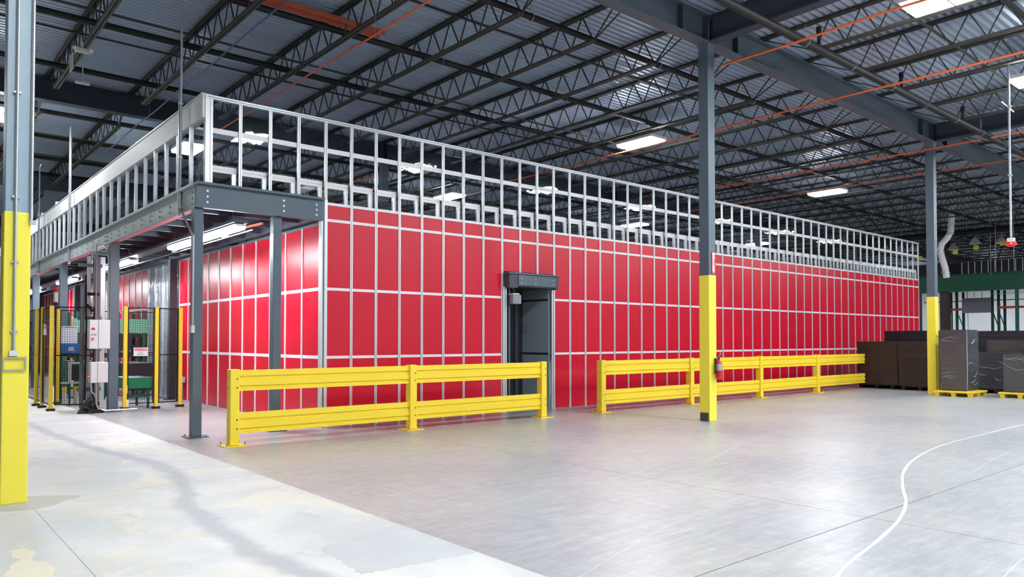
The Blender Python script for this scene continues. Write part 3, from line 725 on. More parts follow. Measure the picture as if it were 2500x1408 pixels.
# ------------------------------------------------------------------ yellow guard rails
def guard(label, xs2, y, ext=None):
    t = thing('guard_rail', label, 'guard rail', (0, y, 0), 0, 'yellow guard rails')
    pm_ = MB().box(-.070, -.075, .015, .070, .075, 1.12).mesh('post', M['yellow'])
    bp_ = MB().box(-.17, -.16, 0, .17, .16, .015).mesh('base_plate', M['yellow'])
    ab = MB().tube([(0, 0, .01), (0, 0, .06)], .011, 6).mesh('anchor_bolt', M['galv'])
    hl = MB().tube([(0, -.0755, 0), (0, -.0775, 0)], .012, 8).mesh('bolt_hole', M['sign_black'])
    hl2 = MB().tube([(-.0705, 0, 0), (-.0725, 0, 0)], .010, 8).mesh('bolt_hole', M['sign_black'])
    for x in xs2:
        p_ = link('post', pm_, t, (x, 0, 0))
        bv = p_.modifiers.new('bevel', 'BEVEL'); bv.width = .012; bv.segments = 2
        b_ = link('base_plate', bp_, t, (x, 0, 0))
        for a in (-1, 1):
            for c in (-1, 1): link('anchor_bolt', ab, t, (x+a*.135, c*.12, 0))
        for z in (.98, .85, .38, .25):
            link('bolt_hole', hl, t, (x+.03, 0, z))
            link('bolt_hole', hl2, t, (x, .03, z))
    def prof(z0):
        P_ = [(0, 0), (-.045, 0), (-.045, .030), (-.018, .045), (-.018, .062), (-.045, .078), (-.045, .175), (-.020, .192), (-.020, .205), (-.045, .220), (-.045, .305), (0, .305)]
        return [(a, z0+b) for a, b in P_]
    for i in range(len(xs2)-1):
        for z0 in (.80, .175):
            MB().prism(prof(z0), 'x', xs2[i]+.071, xs2[i+1]-.071).obj('rail', M['yellow'], t, (0, .01, 0))
    if ext:
        for z0 in (.80, .175): MB().prism(prof(z0), 'x', xs2[-1]+.071, ext).obj('rail', M['yellow'], t, (0, .01, 0))
    return t
guard('yellow steel guard rail from the enclosure corner to the doorway', [3.958, 7.035, 10.113], 10.95)
guard('long yellow steel guard rail behind the fire extinguisher column', [11.772, 14.908, 17.986, 21.07], 10.87, 24.15)

# ------------------------------------------------------------------ safety fence, cabinets, machinery
fn = thing('safety_fence', 'black wire mesh safety fence with yellow posts around the conveyor', 'fence', (0, 0, 0))
def fpost(x, y, h=2.3, s=.075):
    b = MB().box(-s/2, -s/2, .05, s/2, s/2, h).obj('post', M['yellow'], fn, (x, y, 0))
    MB().box(-.08, -.06, 0, .08, .06, .05).obj('post_foot', M['black'], fn, (x, y, 0))
def fpanel(a, b, z0=.12, z1=2.28):
    a, b = Vector((*a, 0)), Vector((*b, 0)); L_ = (b-a).length; ang = math.atan2(b.y-a.y, b.x-a.x)
    fr = MB(); 
    for (u0, u1, w0, w1) in ((0, L_, z0, z0+.025), (0, L_, z1-.025, z1), (0, .025, z0, z1), (L_-.025, L_, z0, z1), (0, L_, 1.2, 1.225)): fr.box(u0, -.012, w0, u1, .012, w1)
    f_ = fr.obj('panel_frame', M['wire'], fn, a); f_.rotation_euler.z = ang
    wm = MB(); u = .05
    while u < L_: wm.box(u-.002, -.002, z0, u+.002, .002, z1); u += .05
    zz = z0+.05
    while zz < z1: wm.box(0, -.002, zz-.002, L_, .002, zz+.002); zz += .05
    w_ = wm.obj('wire_mesh', M['wire'], fn, a); w_.rotation_euler.z = ang; stuff(w_)
for p_ in ((2.86, 18.9), (4.17, 18.2), (4.78, 18.05), (5.34, 18.2), (2.85, 19.95), (2.82, 20.6), (3.30, 20.9), (2.83, 22.6), (4.9, 24.5), (4.6, 27.0)): fpost(*p_)
fpanel((2.92, 18.85), (3.62, 18.5)); fpanel((4.22, 18.2), (4.74, 18.08)); fpanel((4.83, 18.08), (5.29, 18.2))
fpanel((2.86, 18.95), (2.85, 19.9)); fpanel((2.85, 20.0), (2.83, 22.5)); fpanel((3.34, 20.9), (4.6, 20.9)); fpanel((4.65, 21), (5.5, 20.9))
sg = thing('danger_sign', 'white and red danger no entry sign on the mesh fence', 'sign', (4.46, 18.07, 1.285), R(-12))
MB().box(-.145, -.006, -.095, .145, 0, .095).obj('plate', M['sign_white'], sg, bevel=.004)
MB().box(-.125, -.009, .022, .125, -.006, .078).obj('banner', M['sign_red'], sg)
text('DANGER', .062, M['sign_white'], sg, (0, -.0095, .05), (R(90), 0, 0))
text('NO', .05, M['sign_black'], sg, (0, -.0065, -.015), (R(90), 0, 0)); text('ENTRY', .05, M['sign_black'], sg, (0, -.0065, -.06), (R(90), 0, 0))
sg2 = thing('danger_sign', 'pale red-lettered danger sign on the left leg of the mesh fence', 'sign', (2.83, 19.45, 1.78), R(-90))
MB().box(-.19, -.016, -.12, .19, -.012, .12).obj('plate', M['sign_white'], sg2)
MB().box(-.17, -.019, .03, .17, -.016, .10).obj('banner', M['sign_red'], sg2)
text('DANGER', .075, M['sign_white'], sg2, (0, -.0195, .065), (R(90), 0, 0))
bc = thing('warning_beacon', 'red and white stack beacon on top of a fence post', 'beacon', (2.95, 18.98, 2.3))
b = MB().tube([(0, 0, 0), (0, 0, .08)], .05, 10); b.obj('base', M['sign_black'], bc); b = MB().tube([(0, 0, .08), (0, 0, .30)], .04, 10); b.obj('clear_segment', M['sign_white'], bc)
b = MB().tube([(0, 0, .30), (0, 0, .42)], .042, 10); b.obj('red_segment', M['red_lamp'], bc)

c1 = thing('control_cabinet', 'tall white control cabinet with red switches, upper one on the column', 'cabinet', (3.56, 17.78, 1.36))
MB().box(-.19, -.08, 0, .20, .12, .62).obj('body', M['white_box'], c1, bevel=.01); MB().box(-.02, -.10, .01, .195, -.08, .61).obj('door', M['white_box'], c1)
MB().box(-.155, -.09, .40, -.09, -.08, .45).obj('red_switch', M['sign_red'], c1)
b = MB().tube([(-.13, -.08, .22), (-.13, -.12, .22)], .022, 10); b.obj('orange_knob', M['orange_knob'], c1)
b = MB().tube([(-.13, -.08, .31), (-.13, -.10, .31)], .02, 10); b.obj('button', M['galv'], c1); b = MB().tube([(-.07, -.08, .31), (-.07, -.10, .31)], .02, 10); b.obj('button', M['galv'], c1)
c2 = thing('control_cabinet', 'smaller white control cabinet with orange knob, lower one on the column', 'cabinet', (3.56, 17.78, .64))
MB().box(-.16, -.08, 0, .17, .12, .44).obj('body', M['white_box'], c2, bevel=.01); MB().box(-.03, -.10, .01, .165, -.08, .43).obj('door', M['white_box'], c2)
b = MB().tube([(-.16, -.03, .13), (-.21, -.03, .13)], .03, 10); b.obj('orange_knob', M['orange_knob'], c2)
t = thing('conduit', 'white conduit loop from the lower cabinet to the fence foot', 'conduit', (3.50, 17.75, 0))
b = MB().tube([(.02, 0, .64), (.02, 0, .2), (.06, -.0, .08), (.2, -.02, .04), (.8, -.1, .05)], .02, 8); b.smooth = True; b.obj('tube', M['galv'], t)
b = MB().tube([(-.08, 0, .64), (-.07, 0, .45), (.0, 0, .38), (.02, 0, .3)], .016, 8); b.smooth = True; b.obj('tube', M['galv'], t)
for z0, z1, dx in ((1.08, 1.36, -.03), (1.98, 3.6, -.05)):
    MB().tube([(dx+.05, .03, z0), (dx+.05, .03, z1)], .014, 6).obj('tube', M['galv'], t)
t = thing('lift_tower', 'tall grey aluminium lift tower behind the control cabinets', 'tower', (3.66, 18.95, 0))
for k, (dx, dy, wd) in enumerate(((-.20, 0, .08), (-.06, .12, .06), (.08, 0, .11), (.22, .12, .09))): MB().box(dx-wd/2, dy-.05, .02, dx+wd/2, dy+.05, 3.45-.14*(k == 0)*5).obj('upright', M['alu' if k % 2 else 'grey_machine'], t)
for z in (.4, 1.3, 2.0, 3.2): MB().box(-.28, .05, z, .2, .10, z+.08).obj('crosspiece', M['grey_machine'], t)
MB().box(-.12, -.08, 2.55, .12, -.05, 2.62).obj('black_clamp', M['black'], t)
b = MB().tube([(-.15, -.1, .2), (-.14, -.1, 1.9), (-.16, -.1, 3.0)], .02, 6); b.obj('black_cable', M['black'], t)
MB().bar((-.14, -.12, 2.35), (-.02, -.12, 2.2), .05).obj('sensor_arm', M['black'], t)
t = thing('black_bag', 'crumpled black covering at the foot of the lift tower', 'cover', (3.44, 17.85, 0))
b = MB(); rr2 = random.Random(5)
nr, nc = 7, 14
for i in range(nr):
    for j in range(nc):
        a = 2*math.pi*j/nc; rad = (.17*(1-i/(nr-1))**.8+.04)*(1+rr2.uniform(-.4, .4)); b.v.append((rad*1.1*math.cos(a), rad*.9*math.sin(a), .30*(i/(nr-1))**1.1+(rr2.uniform(0, .03) if i else 0)))
for i in range(nr-1):
    for j in range(nc): b.f.append((i*nc+j, i*nc+(j+1) % nc, (i+1)*nc+(j+1) % nc, (i+1)*nc+j))
b.f.append(tuple((nr-1)*nc+j for j in range(nc))); b.f.append(tuple(j for j in range(nc))[::-1]); b.obj('cloth', M['black'], t)

def table(name, label, cat, x, y, wx, wy, h, side_h, m, legm, inset=.06, top='grey_machine'):
    t = thing(name, label, cat, (x, y, 0))
    MB().box(-wx/2, -wy/2, h-side_h, wx/2, -wy/2+.02, h).obj('side_panel', M[m], t); MB().box(-wx/2, wy/2-.02, h-side_h, wx/2, wy/2, h).obj('side_panel', M[m], t)
    MB().box(-wx/2, -wy/2+.02, h-side_h, -wx/2+.02, wy/2-.02, h).obj('end_panel', M[m], t); MB().box(wx/2-.02, -wy/2+.02, h-side_h, wx/2, wy/2-.02, h).obj('end_panel', M[m], t)
    n = max(3, int(wy/.12)); ro = MB().tube([(-wx/2+.02, 0, h-.03), (wx/2-.02, 0, h-.03)], .025, 8).mesh('roller', M[top])
    for k in range(n): link('roller', ro, t, (0, -wy/2+.07+k*(wy-.14)/(n-1), 0))
    lg = MB().box(-.025, -.025, 0, .025, .025, h-side_h).mesh('leg', M[legm])
    for a in (-1, 1):
        for c in (-1, 1): link('leg', lg, t, (a*(wx/2-inset), c*(wy/2-inset), 0))
    MB().box(-wx/2+inset, -wy/2+inset-.02, .25, wx/2-inset, -wy/2+inset+.02, .30).obj('stretcher', M[legm], t)
    return t
t = table('roller_conveyor', 'short bright green roller conveyor end at the fence opening', 'conveyor', 4.45, 18.75, .56, 1.1, .70, .24, 'green', 'green_dark')
MB().box(-.295, -.58, .36, -.23, -.565, .54).obj('white_tag', M['sign_white'], t)
MB().box(-.24, -.57, .05, -.20, -.555, .22).obj('white_tag', M['sign_white'], t)
table('roller_conveyor', 'long green conveyor behind the mesh fence', 'conveyor', 4.15, 22.45, .8, 1.6, 1.0, .18, 'green_dark', 'green_dark')
table('machine_table', 'dark machine table with grey rollers near the red side wall', 'machine', 5.15, 22.0, .8, 2.2, .95, .35, 'dark_machine', 'dark_machine')
table('roller_conveyor', 'far grey conveyor beyond the fenced cell', 'conveyor', 4.9, 26.9, 1.0, 4.4, .8, .12, 'grey_machine', 'green_dark')
t = thing('caged_machine', 'dark machine frame with pale green guards behind the fence', 'machine', (5.0, 24.0, 0))
for a in (-.85, 0, .85):
    for c in (-.6, .6): MB().box(a-.04, c-.04, 0, a+.04, c+.04, 2.35).obj('upright', M['green_dark'], t)
MB().box(-.95, -.66, 1.75, .95, -.64, 2.15).obj('guard_sheet', M['green_pale'], t)
for z in (.55, .8, 1.05, 1.3, 1.62): MB().box(-.95, -.6, z, .95, .6, z+.10).obj('dark_shelf', M['dark_machine'], t)
MB().box(.1, -.7, 1.25, .5, -.66, 1.72).obj('dark_panel', M['dark_machine'], t)
MB().box(-.62, -.75, 1.3, -.45, -.6, 2.0).obj('yellow_guard', M['yellow'], t); MB().box(-.3, -.72, 1.7, -.18, -.66, 2.0).obj('camera_head', M['white_box'], t)
t = thing('blue_tote', 'blue plastic tote behind the mesh fence', 'tote', (3.60, 21.2, 1.20))
MB().box(-.24, -.18, 0, .24, .18, .015).obj('bottom', M['blue'], t)
for (a, b_, c, d) in ((-.25, -.20, .25, -.18), (-.25, .18, .25, .20), (-.25, -.18, -.24, .18), (.24, -.18, .25, .18)): MB().box(a, b_, .0, c, d, .26).obj('side', M['blue'], t)
MB().box(-.06, -.205, .08, .06, -.20, .18).obj('label', M['sign_white'], t)
t = thing('tote_stand', 'green stand carrying the blue plastic tote', 'stand', (3.60, 21.2, 0))
MB().box(-.24, -.18, 1.15, .24, .18, 1.20).obj('top', M['green_dark'], t)
for a in (-1, 1):
    for c in (-1, 1): MB().box(a*.2-.025, c*.15-.025, 0, a*.2+.025, c*.15+.025, 1.15).obj('leg', M['green_dark'], t)
t = thing('white_panel_box', 'white equipment box above the blue tote', 'cabinet', (3.62, 21.72, 1.46)); MB().box(-.25, -.1, 0, .22, .15, .42).obj('body', M['white_box'], t); MB().box(-.27, -.12, .42, .24, .17, .44).obj('lid', M['white_box'], t)
MB().box(-.25, .0, -1.46, -.21, .04, 0).obj('leg', M['green_dark'], t); MB().box(.18, .0, -1.46, .22, .04, 0).obj('leg', M['green_dark'], t)
t = thing('drive_unit', 'grey gearbox and screen unit standing inside the fence', 'machine', (3.62, 20.2, 0))
MB().box(-.2, -.1, .55, -.16, .1, .98).obj('frame_bar', M['alu'], t); MB().box(.12, -.1, .55, .2, .1, .98).obj('frame_bar', M['alu'], t); MB().box(-.2, -.1, .98, .2, .1, 1.02).obj('frame_bar', M['alu'], t)
MB().box(-.15, -.05, .6, .12, .05, .95).obj('dark_screen', M['door_dark'], t)
for a in (-.18, .16): MB().box(a-.02, -.02, 0, a+.02, .02, .55).obj('leg', M['green_dark'], t)
MB().box(-.35, -.12, .52, .35, .12, .55).obj('shelf', M['alu'], t)
for k, dx in enumerate((-.05, .2)):
    q = thing('yellow_cone_cap', 'yellow-topped white cylinder inside the fence, %s one' % ('left' if k == 0 else 'right'), 'cylinder', (3.45+dx, 20.6, 0), 0, 'yellow-topped cylinders')
    b = MB().tube([(0, 0, 0), (0, 0, .30)], [.06, .045], 10); b.obj('body', M['white_box'], q); b = MB().tube([(0, 0, .30), (0, 0, .42)], .05, 10); b.obj('cap', M['yellow'], q)
# far left end: pale back rack
t = thing('storage_rack', 'white and green shelving far behind the left columns', 'rack', (2.0, 48.5, 0))
for a in (-2.4, 0, 2.4, 4.8): MB().box(a-.06, 0, 0, a+.06, .1, 4.6).obj('upright', M['green_dark'], t)
for z in (1.0, 2.4, 3.8): MB().box(-2.4, 0, z, 4.8, .08, z+.14).obj('beam', M['green_dark'], t)
for z in (1.14, 2.54): MB().box(-2.2, .1, z, 4.6, 1.1, z+.9).obj('white_load', M['wall_white'], t)

# white wrapped spools at the mezzanine's far left edge
for k, z in enumerate((3.25, 4.15)):
    t = thing('junction_box', ['white box on the side beam, lower of two by the left column', 'white box on the side beam, upper of two by the left column'][k], 'box', (3.8, 30.2, z), 0, 'white boxes by the left column')
    MB().box(-.16, -.2, 0, .1, .2, .55).obj('body', M['white_box'], t, bevel=.03); MB().box(-.02, -.1, .55, .06, .1, .62).obj('neck', M['galv'], t)

# ------------------------------------------------------------------ pallets and stacks
def pallet(x, y, label, wx=1.15, wy=1.0):
    t = thing('plastic_pallet', label, 'pallet', (x, y, 0), 0, 'yellow plastic pallets')
    MB().box(-wx/2, -wy/2, .10, wx/2, wy/2, .15).obj('deck', M['yellow'], t, bevel=.012)
    lg = MB().prism([(-.045, -.045), (.045, -.045), (.045, .045), (-.045, .045)], 'z', 0, .1)
    lg.v = [(v[0]*(1.0 if v[2] == 0 else 1.5), v[1]*(1.0 if v[2] == 0 else 1.5), v[2]) for v in lg.v]; lm = lg.mesh('leg', M['yellow'])
    for a in (-1, 0, 1):
        for c in (-1, 0, 1): link('leg', lm, t, (a*(wx/2-.09), c*(wy/2-.09), 0))
    return t
def stack(x, y, z0, wx, wy, h, label, m='stack', wrap=True, seed=1, wob=.018, name='wrapped_stack', cat='stack'):
    t = thing(name, label, cat, (x, y, z0), 0, 'dark wrapped stacks'); r = random.Random(seed)
    b = MB(); nz = max(6, int(h/.045)); ph = r.uniform(0, 6)
    def loop(z, grow):
        wv = wob*math.sin(z*4.2+ph)+r.uniform(-.004, .004); o = len(b.v)
        hx, hy = wx/2+wv+grow, wy/2+wv*.7+grow
        for (u, v) in ((-hx, -hy), (0, -hy-.004), (hx, -hy), (hx+.004, 0), (hx, hy), (0, hy+.004), (-hx, hy), (-hx-.004, 0)): b.v.append((u, v, z))
        return o
    prev = None
    for k in range(nz+1):
        z = h*k/nz
        o = loop(z, r.uniform(-.003, .003))
        if prev is not None:
            for j in range(8): b.f.append((prev+j, prev+(j+1) % 8, o+(j+1) % 8, o+j))
        prev = o
    b.f.append(tuple(prev+j for j in range(8))); b.f.append(tuple(range(8))[::-1])
    b.obj('sheets', M[m], t)
    if wrap:
        f = MB()
        for q in range(5):
            zc = r.uniform(.15, .95)*h; a0 = r.uniform(-wy/2, wy/2*.3); ln = r.uniform(.2, .55)
            pts = [(-wx/2-wob-.012, a0, zc), (-wx/2-wob-.012, a0+ln*.5, zc-.05*r.uniform(-1, 1.5)), (-wx/2-wob-.012, min(wy/2, a0+ln), zc+.1*r.uniform(-1, 1))]
            f.tube(pts, [.002, .009, .003], 4)
        for q in range(5):
            zc = r.uniform(.1, .95)*h; a0 = r.uniform(-wx/2, 0)
            f.tube([(a0, -wy/2-wob-.012, zc), (a0+.25, -wy/2-wob-.014, zc+.06*r.uniform(-1, 1)), (a0+.5, -wy/2-wob-.012, zc+.08*r.uniform(0, 1.5))], [.002, .008, .003], 4)
        f.tube([(-wx/2-wob-.006, -wy/2-wob-.006, .03), (-wx/2-wob-.008, -wy/2-wob-.008, h*.5), (-wx/2-wob-.006, -wy/2-wob-.006, h)], [.008, .013, .008], 4)
        stuff(f.obj('film_folds', M['wrap_fold'], t))
        e = wob+.006
        fm = MB(); fm.box(-wx/2-e, -wy/2-e, .02, wx/2+e, wy/2+e, h-.01); fm.f = fm.f[2:]
        fm.obj('film', M['wrap'], t)
    return t
pallet(22.93, 7.67, 'yellow plastic pallet beside the far yellow column')
stack(23.0, 7.71, .152, .84, .64, 1.68, 'tall narrow wrapped stack of dark sheets on the yellow pallet', seed=2)
pallet(23.55, 6.27, 'yellow plastic pallet at the right edge of the frame')
stack(23.55, 6.20, .152, .95, .86, 1.02, 'low wrapped stack of grey sheets on the right edge pallet', seed=3)
def base(x, y, wx, wy, label):
    t = thing('dark_pallet', label, 'pallet', (x, y, 0), 0, 'dark pallets')
    for a in (-1, 0, 1): MB().box(-wx/2, a*(wy/2-.06)-.05, 0, wx/2, a*(wy/2-.06)+.05, .10).obj('runner', M['black'], t)
    MB().box(-wx/2, -wy/2, .10, wx/2, wy/2, .13).obj('deck', M['black'], t)
base(24.85, 10.55, 1.1, 1.1, 'dark pallet under the brown sheet stack'); stack(24.85, 10.5, .13, 1.2, 1.26, 1.37, 'broad brown stack of sheets at the end of the guard rail', 'stack_brown', False, 4, .012)
base(24.75, 9.2, 1.1, 1.1, 'dark pallet behind the far yellow column'); stack(24.75, 9.22, .13, 1.1, 1.22, 1.36, 'dark sheet stack partly hidden by the far yellow column', 'stack_brown', False, 5, .01)
base(26.3, 9.95, 1.1, 1.5, 'dark pallet behind the front row of stacks'); stack(26.3, 10.0, .13, 1.1, 1.8, 1.72, 'taller dark stack behind the brown one', 'stack', False, 6, .008)
base(25.1, 7.25, 1.1, 1.0, 'dark pallet between the two yellow pallets'); stack(25.1, 7.35, .13, 1.0, 1.25, 1.05, 'low wrapped stack between the two yellow pallets', 'stack', True, 7)
base(26.8, 7.1, 1.1, 1.4, 'dark pallet behind the low wrapped stacks'); stack(26.8, 7.2, .13, 1.0, 1.6, 1.42, 'mid-height dark stack behind the low wrapped ones', 'stack', True, 8)
base(28.6, 8.4, 1.2, 2.2, 'long dark pallet in the rear row'); stack(28.6, 8.6, .13, 1.1, 2.9, 1.72, 'rear dark stack reaching up to the racks', 'stack', False, 9, .005)
base(25.0, 5.8, 1.2, 1.2, 'dark pallet by the right edge'); stack(25.0, 5.95, .13, 1.1, 1.15, 1.72, 'tall dark stack at the right edge behind the low one', 'stack', False, 10, .01)
t = thing('board_offcut', 'pale board offcut standing beside the far yellow column', 'board', (23.55, 8.33, .0)); MB().box(0, -.06, 0, .25, .06, .28).obj('board', M['board'], t)

# ------------------------------------------------------------------ right background
t = thing('green_mezzanine', 'dark green mezzanine beam and deck far behind the pallets', 'mezzanine', (45, 0, 0))
MB().prism([(-.0, 4.21), (-.0, 5.10), (-.10, 5.10), (-.10, 5.14), (.25, 5.14), (.25, 4.21)], 'y', 2.0, 20.0).obj('edge_beam', M['green_beam'], t)
MB().box(-.10, 2, 4.20, .30, 20, 4.35).obj('lower_flange', M['green_beam'], t)
MB().box(.25, 2, 4.95, 3.5, 20, 5.05).obj('deck', M['green_beam'], t)
bl = MB().tube([(.05, 0, 5.14), (.05, 0, 5.78)], .018, 6).mesh('baluster', M['alu'])
for k in range(40): link('baluster', bl, t, (0, 2.6+k*.3155, 0))
MB().box(.03, 2, 5.78, .07, 20, 5.81).obj('hand_rail', M['steel_dark'], t)
MB().box(1.2, 2, 5.0, 1.3, 20, 5.9).obj('back_screen', M['door_dark'], t)
for yy in (4.0, 8.2, 12.35): MB().box(.0, yy-.07, 0, .14, yy+.07, 4.21).obj('post', M['green_dark'], t)
t = thing('pallet_rack', 'green upright pallet rack with orange beams before the white wall', 'rack', (48.2, 0, 0))
for yy in (16.9, 16.24, 14.41, 14.1, 12.2, 10.5):
    MB().box(-.06, yy-.06, 0, .06, yy+.06, 4.4).obj('upright', M['green_dark'], t); MB().box(1.0, yy-.06, 0, 1.1, yy+.06, 4.4).obj('upright', M['green_dark'], t)
    MB().bar((.0, yy, 1.0), (1.0, yy, 1.9), .04).obj('brace', M['green_dark'], t); MB().bar((.0, yy, 3.2), (1.0, yy, 2.3), .04).obj('brace', M['green_dark'], t)
MB().box(-.1, 14.45, 3.27, -.05, 17.1, 3.40).obj('orange_beam', M['rack_orange'], t); MB().box(-.1, 10.4, 3.32, -.05, 14.1, 3.45).obj('orange_beam', M['rack_orange'], t)
MB().box(-.12, 10, 3.78, -.06, 18, 3.83).obj('dark_rail', M['steel_dark'], t); MB().box(-.12, 10, 4.15, -.06, 14.5, 4.18).obj('white_rail', M['white_box'], t)
for yy in (15.2, 15.6, 16.0): MB().box(.9, yy, 3.4, .92, yy+.02, 4.4).obj('mesh_bar', M['steel_dark'], t)
t = thing('grey_board_panel', 'flat grey panel hung in the pallet rack', 'panel', (47.9, 15.1, 3.1)); MB().box(-.03, -.72, 0, .0, .74, .86).obj('sheet', M['panel_grey'], t); MB().box(0, -.7, .8, .03, .7, .84).obj('hanger', M['steel_dark'], t)
t = thing('bollard', 'lime yellow bollard by the white wall', 'bollard', (46.3, 16.0, 0)); MB().box(-.08, -.09, 0, .08, .09, 3.1).obj('post', M['yellow_col'], t); MB().box(-.14, -.15, 0, .14, .15, .02).obj('base_plate', M['yellow_col'], t)
t = thing('rack_upright', 'dark rack frame between the enclosure end and the far yellow column', 'rack', (44.2, 16.75, 0))
MB().box(-.06, -.08, 0, .06, .08, 4.2).obj('upright', M['steel_dark'], t)
for z in (1.9, 3.0, 3.15): MB().box(-.04, 0, z, .04, .8, z+.07).obj('beam', M['steel_dark'], t)
t = thing('air_duct', 'white bent air duct rising from the green mezzanine', 'duct', (38.0, 0, 0))
b = MB().tube([(0, 13.22, 5.15-.7), (0, 13.27, 4.9), (0, 13.42, 5.45), (0, 13.48, 5.75), (0, 13.42, 6.05), (0, 13.15, 6.35), (0, 13.02, 6.6), (0, 12.98, 7.2), (0, 12.97, 7.84)], .14, 14); b.smooth = True; b.obj('pipe', M['white_sheet'], t)
for z, yy in ((5.7, 13.48), (6.5, 13.06), (4.7, 13.25)): b = MB().tube([(0, yy, z-.03), (0, yy, z+.03)], .18, 14); b.obj('collar', M['galv'], t)
along_x_dummy = None
t = thing('overhead_main', 'thick black overhead pipe crossing beyond the far yellow column', 'pipe', (40, 0, 6.75))
b = MB().tube([(0, -3, 0), (0, 22, 0)], .13, 12); b.smooth = True; b.obj('pipe', M['pipe'], t)
for k in range(8): MB().tube([(0, -2+k*3, 0), (0, -2+k*3, 1.08)], .012, 5).obj('hanger_rod', M['galv'], t)
fixl = ['first', 'second', 'third', 'fourth', 'fifth', 'sixth']
for k, (yy, zz) in enumerate(((18.9, 7.0), (18.05, 6.95), (17.4, 6.9), (14.23, 7.0), (13.0, 6.9), (15.3, 6.75))):
    t = thing('unlit_lamp_shade', 'pale unlit dome lamp hanging under the far roof, %s from the enclosure end' % fixl[k], 'lamp', (45, yy, zz-.25), 0, 'unlit dome lamps')
    b = MB().tube([(0, 0, 0), (0, 0, .12), (0, 0, .28), (0, 0, .34)], [.28, .24, .12, .06], 14, cap=True); b.smooth = True; b.obj('shade', M['white_box'], t)
    MB().tube([(0, 0, .34), (0, 0, 7.8-zz+.25)], .01, 5).obj('hanger_rod', M['galv'], t)
for k, (yy, zz) in enumerate(((13.96, 6.35), (12.74, 6.45), (14.96, 6.2), (16.78, 6.0))):
    t = thing('aisle_marker', 'small yellow hanging aisle marker, %s from the right edge' % ['second', 'first', 'third', 'fourth'][k], 'sign', (44.3, yy, zz), 0, 'yellow aisle markers')
    MB().box(-.02, -.12, 0, .02, .12, .24).obj('plate', M['yellow_col'], t); MB().tube([(0, 0, .24), (0, 0, 7.8-zz)], .006, 4).obj('wire', M['galv'], t)
t = thing('hanging_horn', 'red alarm horn on a long silver drop pole', 'alarm', (18.0, 5.02, 0))
b = MB().tube([(0, 0, 3.62), (0, 0, 7.85)], .022, 8); b.obj('pole', M['galv'], t)
b = MB().tube([(0, 0, 3.50), (0, 0, 3.54), (0, 0, 3.60)], [.05, .11, .09], 12); b.obj('red_horn', M['red_lamp'], t)
MB().cbox((0, 0, 3.64), (.12, .12, .08)).obj('box', M['white_box'], t)
MB().bar((-.15, .1, 6.55), (.12, -.05, 6.35), .02).obj('strut', M['galv'], t)
for z in (5.0, 6.45): MB().cbox((0, 0, z), (.07, .07, .03)).obj('clamp', M['galv'], t)
for k, (xx, yy) in enumerate(((38, 11.2), (38, 10.5), (40, 12.0), (36, 9.0))):
    tag(MB().tube([(xx, yy, 4.6), (xx, yy, 7.8)], .008, 5).obj('drop_wire', M['galv']), 'thin grey drop wire above the green mezzanine, %s one' % fixl[k], 'wire', 'drop wires')

# ------------------------------------------------------------------ ceiling lights
def lamp_proto():
    r = bpy.data.objects.new('ceiling_light', None); COL.objects.link(r)
    MB().box(-.33, -.63, .045, .33, .63, .12).obj('housing', M['white_box'], r)
    lm = MB().box(-.145, -.29, -.02, .145, .29, .045).mesh('lens', M['lens'])
    for a in (-1, 1):
        for c in (-1, 1): link('lens', lm, r, (a*.16, c*.31, 0))
    MB().box(-.01, -.62, -.02, .01, .62, .045).obj('divider', M['white_box'], r)
    MB().box(-.32, -.012, -.02, .32, .012, .045).obj('divider', M['white_box'], r)
    for c in (-1, 1): MB().tube([(0, c*.5, .12), (0, c*.5, .74)], .005, 4).obj('hanger_rod', M['galv'], r)
    return r
lp = lamp_proto(); first = True
def lamp(x, y, label, z=7.03, grp='ceiling lights'):
    global first
    o = lp if first else copy_tree(lp); first = False
    o.location = (x, y, z); tag(o, label, 'ceiling light', grp); return o
lamp(13.0, 4.45, 'large bright ceiling light at the top right corner')
lamp(18.5, 4.45, 'ceiling light cut by the right edge of the frame')
lamp(16.15, 13.4, 'paired bright ceiling light above the long red front')
lamp(26.9, 13.4, 'bright ceiling light above the red front, left of the far yellow column')
lamp(16.6, 23.2, 'bright ceiling light seen through the clear sheets left of centre')
lamp(6.7, 22.2, 'dazzling ceiling light behind the enclosure corner')
lamp(27.5, 23.2, 'ceiling light seen through the clear sheets right of centre')
lamp(38.3, 23.2, 'distant ceiling light seen through the enclosure right part')
lamp(2.2, 21.8, 'ceiling light at the left edge behind the big column')
for k, x in enumerate((2.1, 7.6, 24.0, 29.4, 34.9, 40.3)): lamp(x, 4.45, 'ceiling light of the open floor row outside the frame, %s along the red front' % ordn(k+1), grp='ceiling lights outside the frame')
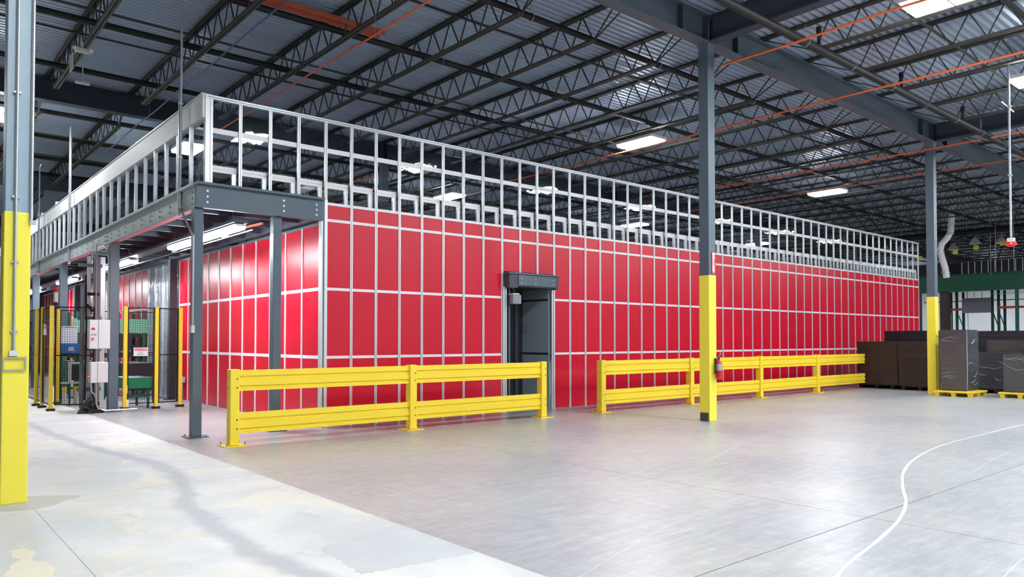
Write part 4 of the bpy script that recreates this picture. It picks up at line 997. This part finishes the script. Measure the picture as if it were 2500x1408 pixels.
for k, x in enumerate((1.5, 7.6, 13.0, 18.5, 24.0, 29.4, 34.9, 46)): lamp(x, -2.2, 'added unseen ceiling light in the row just behind the viewpoint, %s along the aisle' % ordn(k+1), grp='ceiling lights outside the frame')  # unseen row, filled out to brighten column faces toward the aisle
for k, x in enumerate((1.5, 7.0, 12.5, 18.0, 23.5, 29.0, 34.5)): lamp(x, -8.8, 'added unseen ceiling light in the rearmost row behind the viewpoint, %s along the aisle' % ordn(k+1), grp='ceiling lights outside the frame')  # another unseen row added for more light on those column faces
for x, y, l_ in ((-3.4, 21.8, 'distant ceiling light left of the big left column'), (2.2, 31, 'distant ceiling light above the mezzanine middle'), (16.6, 35, 'distant ceiling light two girders behind the enclosure, left'), (30, 35, 'distant ceiling light two girders behind the enclosure, right'), (2.2, 41, 'farthest ceiling light above the mezzanine end')): lamp(x, y, l_, grp='far ceiling lights')
for y, l_ in ((14.6, 'added hidden light for the far white wall, right one'), (21.0, 'added hidden light for the far white wall, middle one'), (27.0, 'added hidden light for the far white wall, left one')): lamp(70.5, y, l_, 5.95, grp='added far wall lights')  # hidden lamps added behind the green mezzanine to brighten the white wall

# emergency light and exit sign near the upper left
t = thing('emergency_light', 'cream twin-head emergency light with a hanging exit board', 'emergency light', (2.86, 16.0, 7.02))
MB().box(-.13, -.04, 0, .13, .04, .09).obj('body', M['cream'], t, bevel=.015)
for a in (-1, 1): b = MB().tube([(a*.12, -.02, .06), (a*.13, -.10, .03)], .042, 12); b.smooth = True; b.obj('lamp_head', M['cream'], t)
MB().box(-.16, .02, -.33, -.145, .30, -.02).obj('sign_board', M['cream'], t)
MB().tube([(0, 0, .09), (0, 0, .22)], .012, 6).obj('stem', M['cream'], t)
t = thing('junction_light', 'small cream light unit at the end of a roof joist', 'light', (3.25, 18.1, 7.02)); MB().box(-.14, -.05, .04, .14, .05, .10).obj('body', M['cream'], t, bevel=.02); MB().tube([(0, 0, .08), (0, 0, .85)], .012, 6).obj('stem', M['cream'], t)
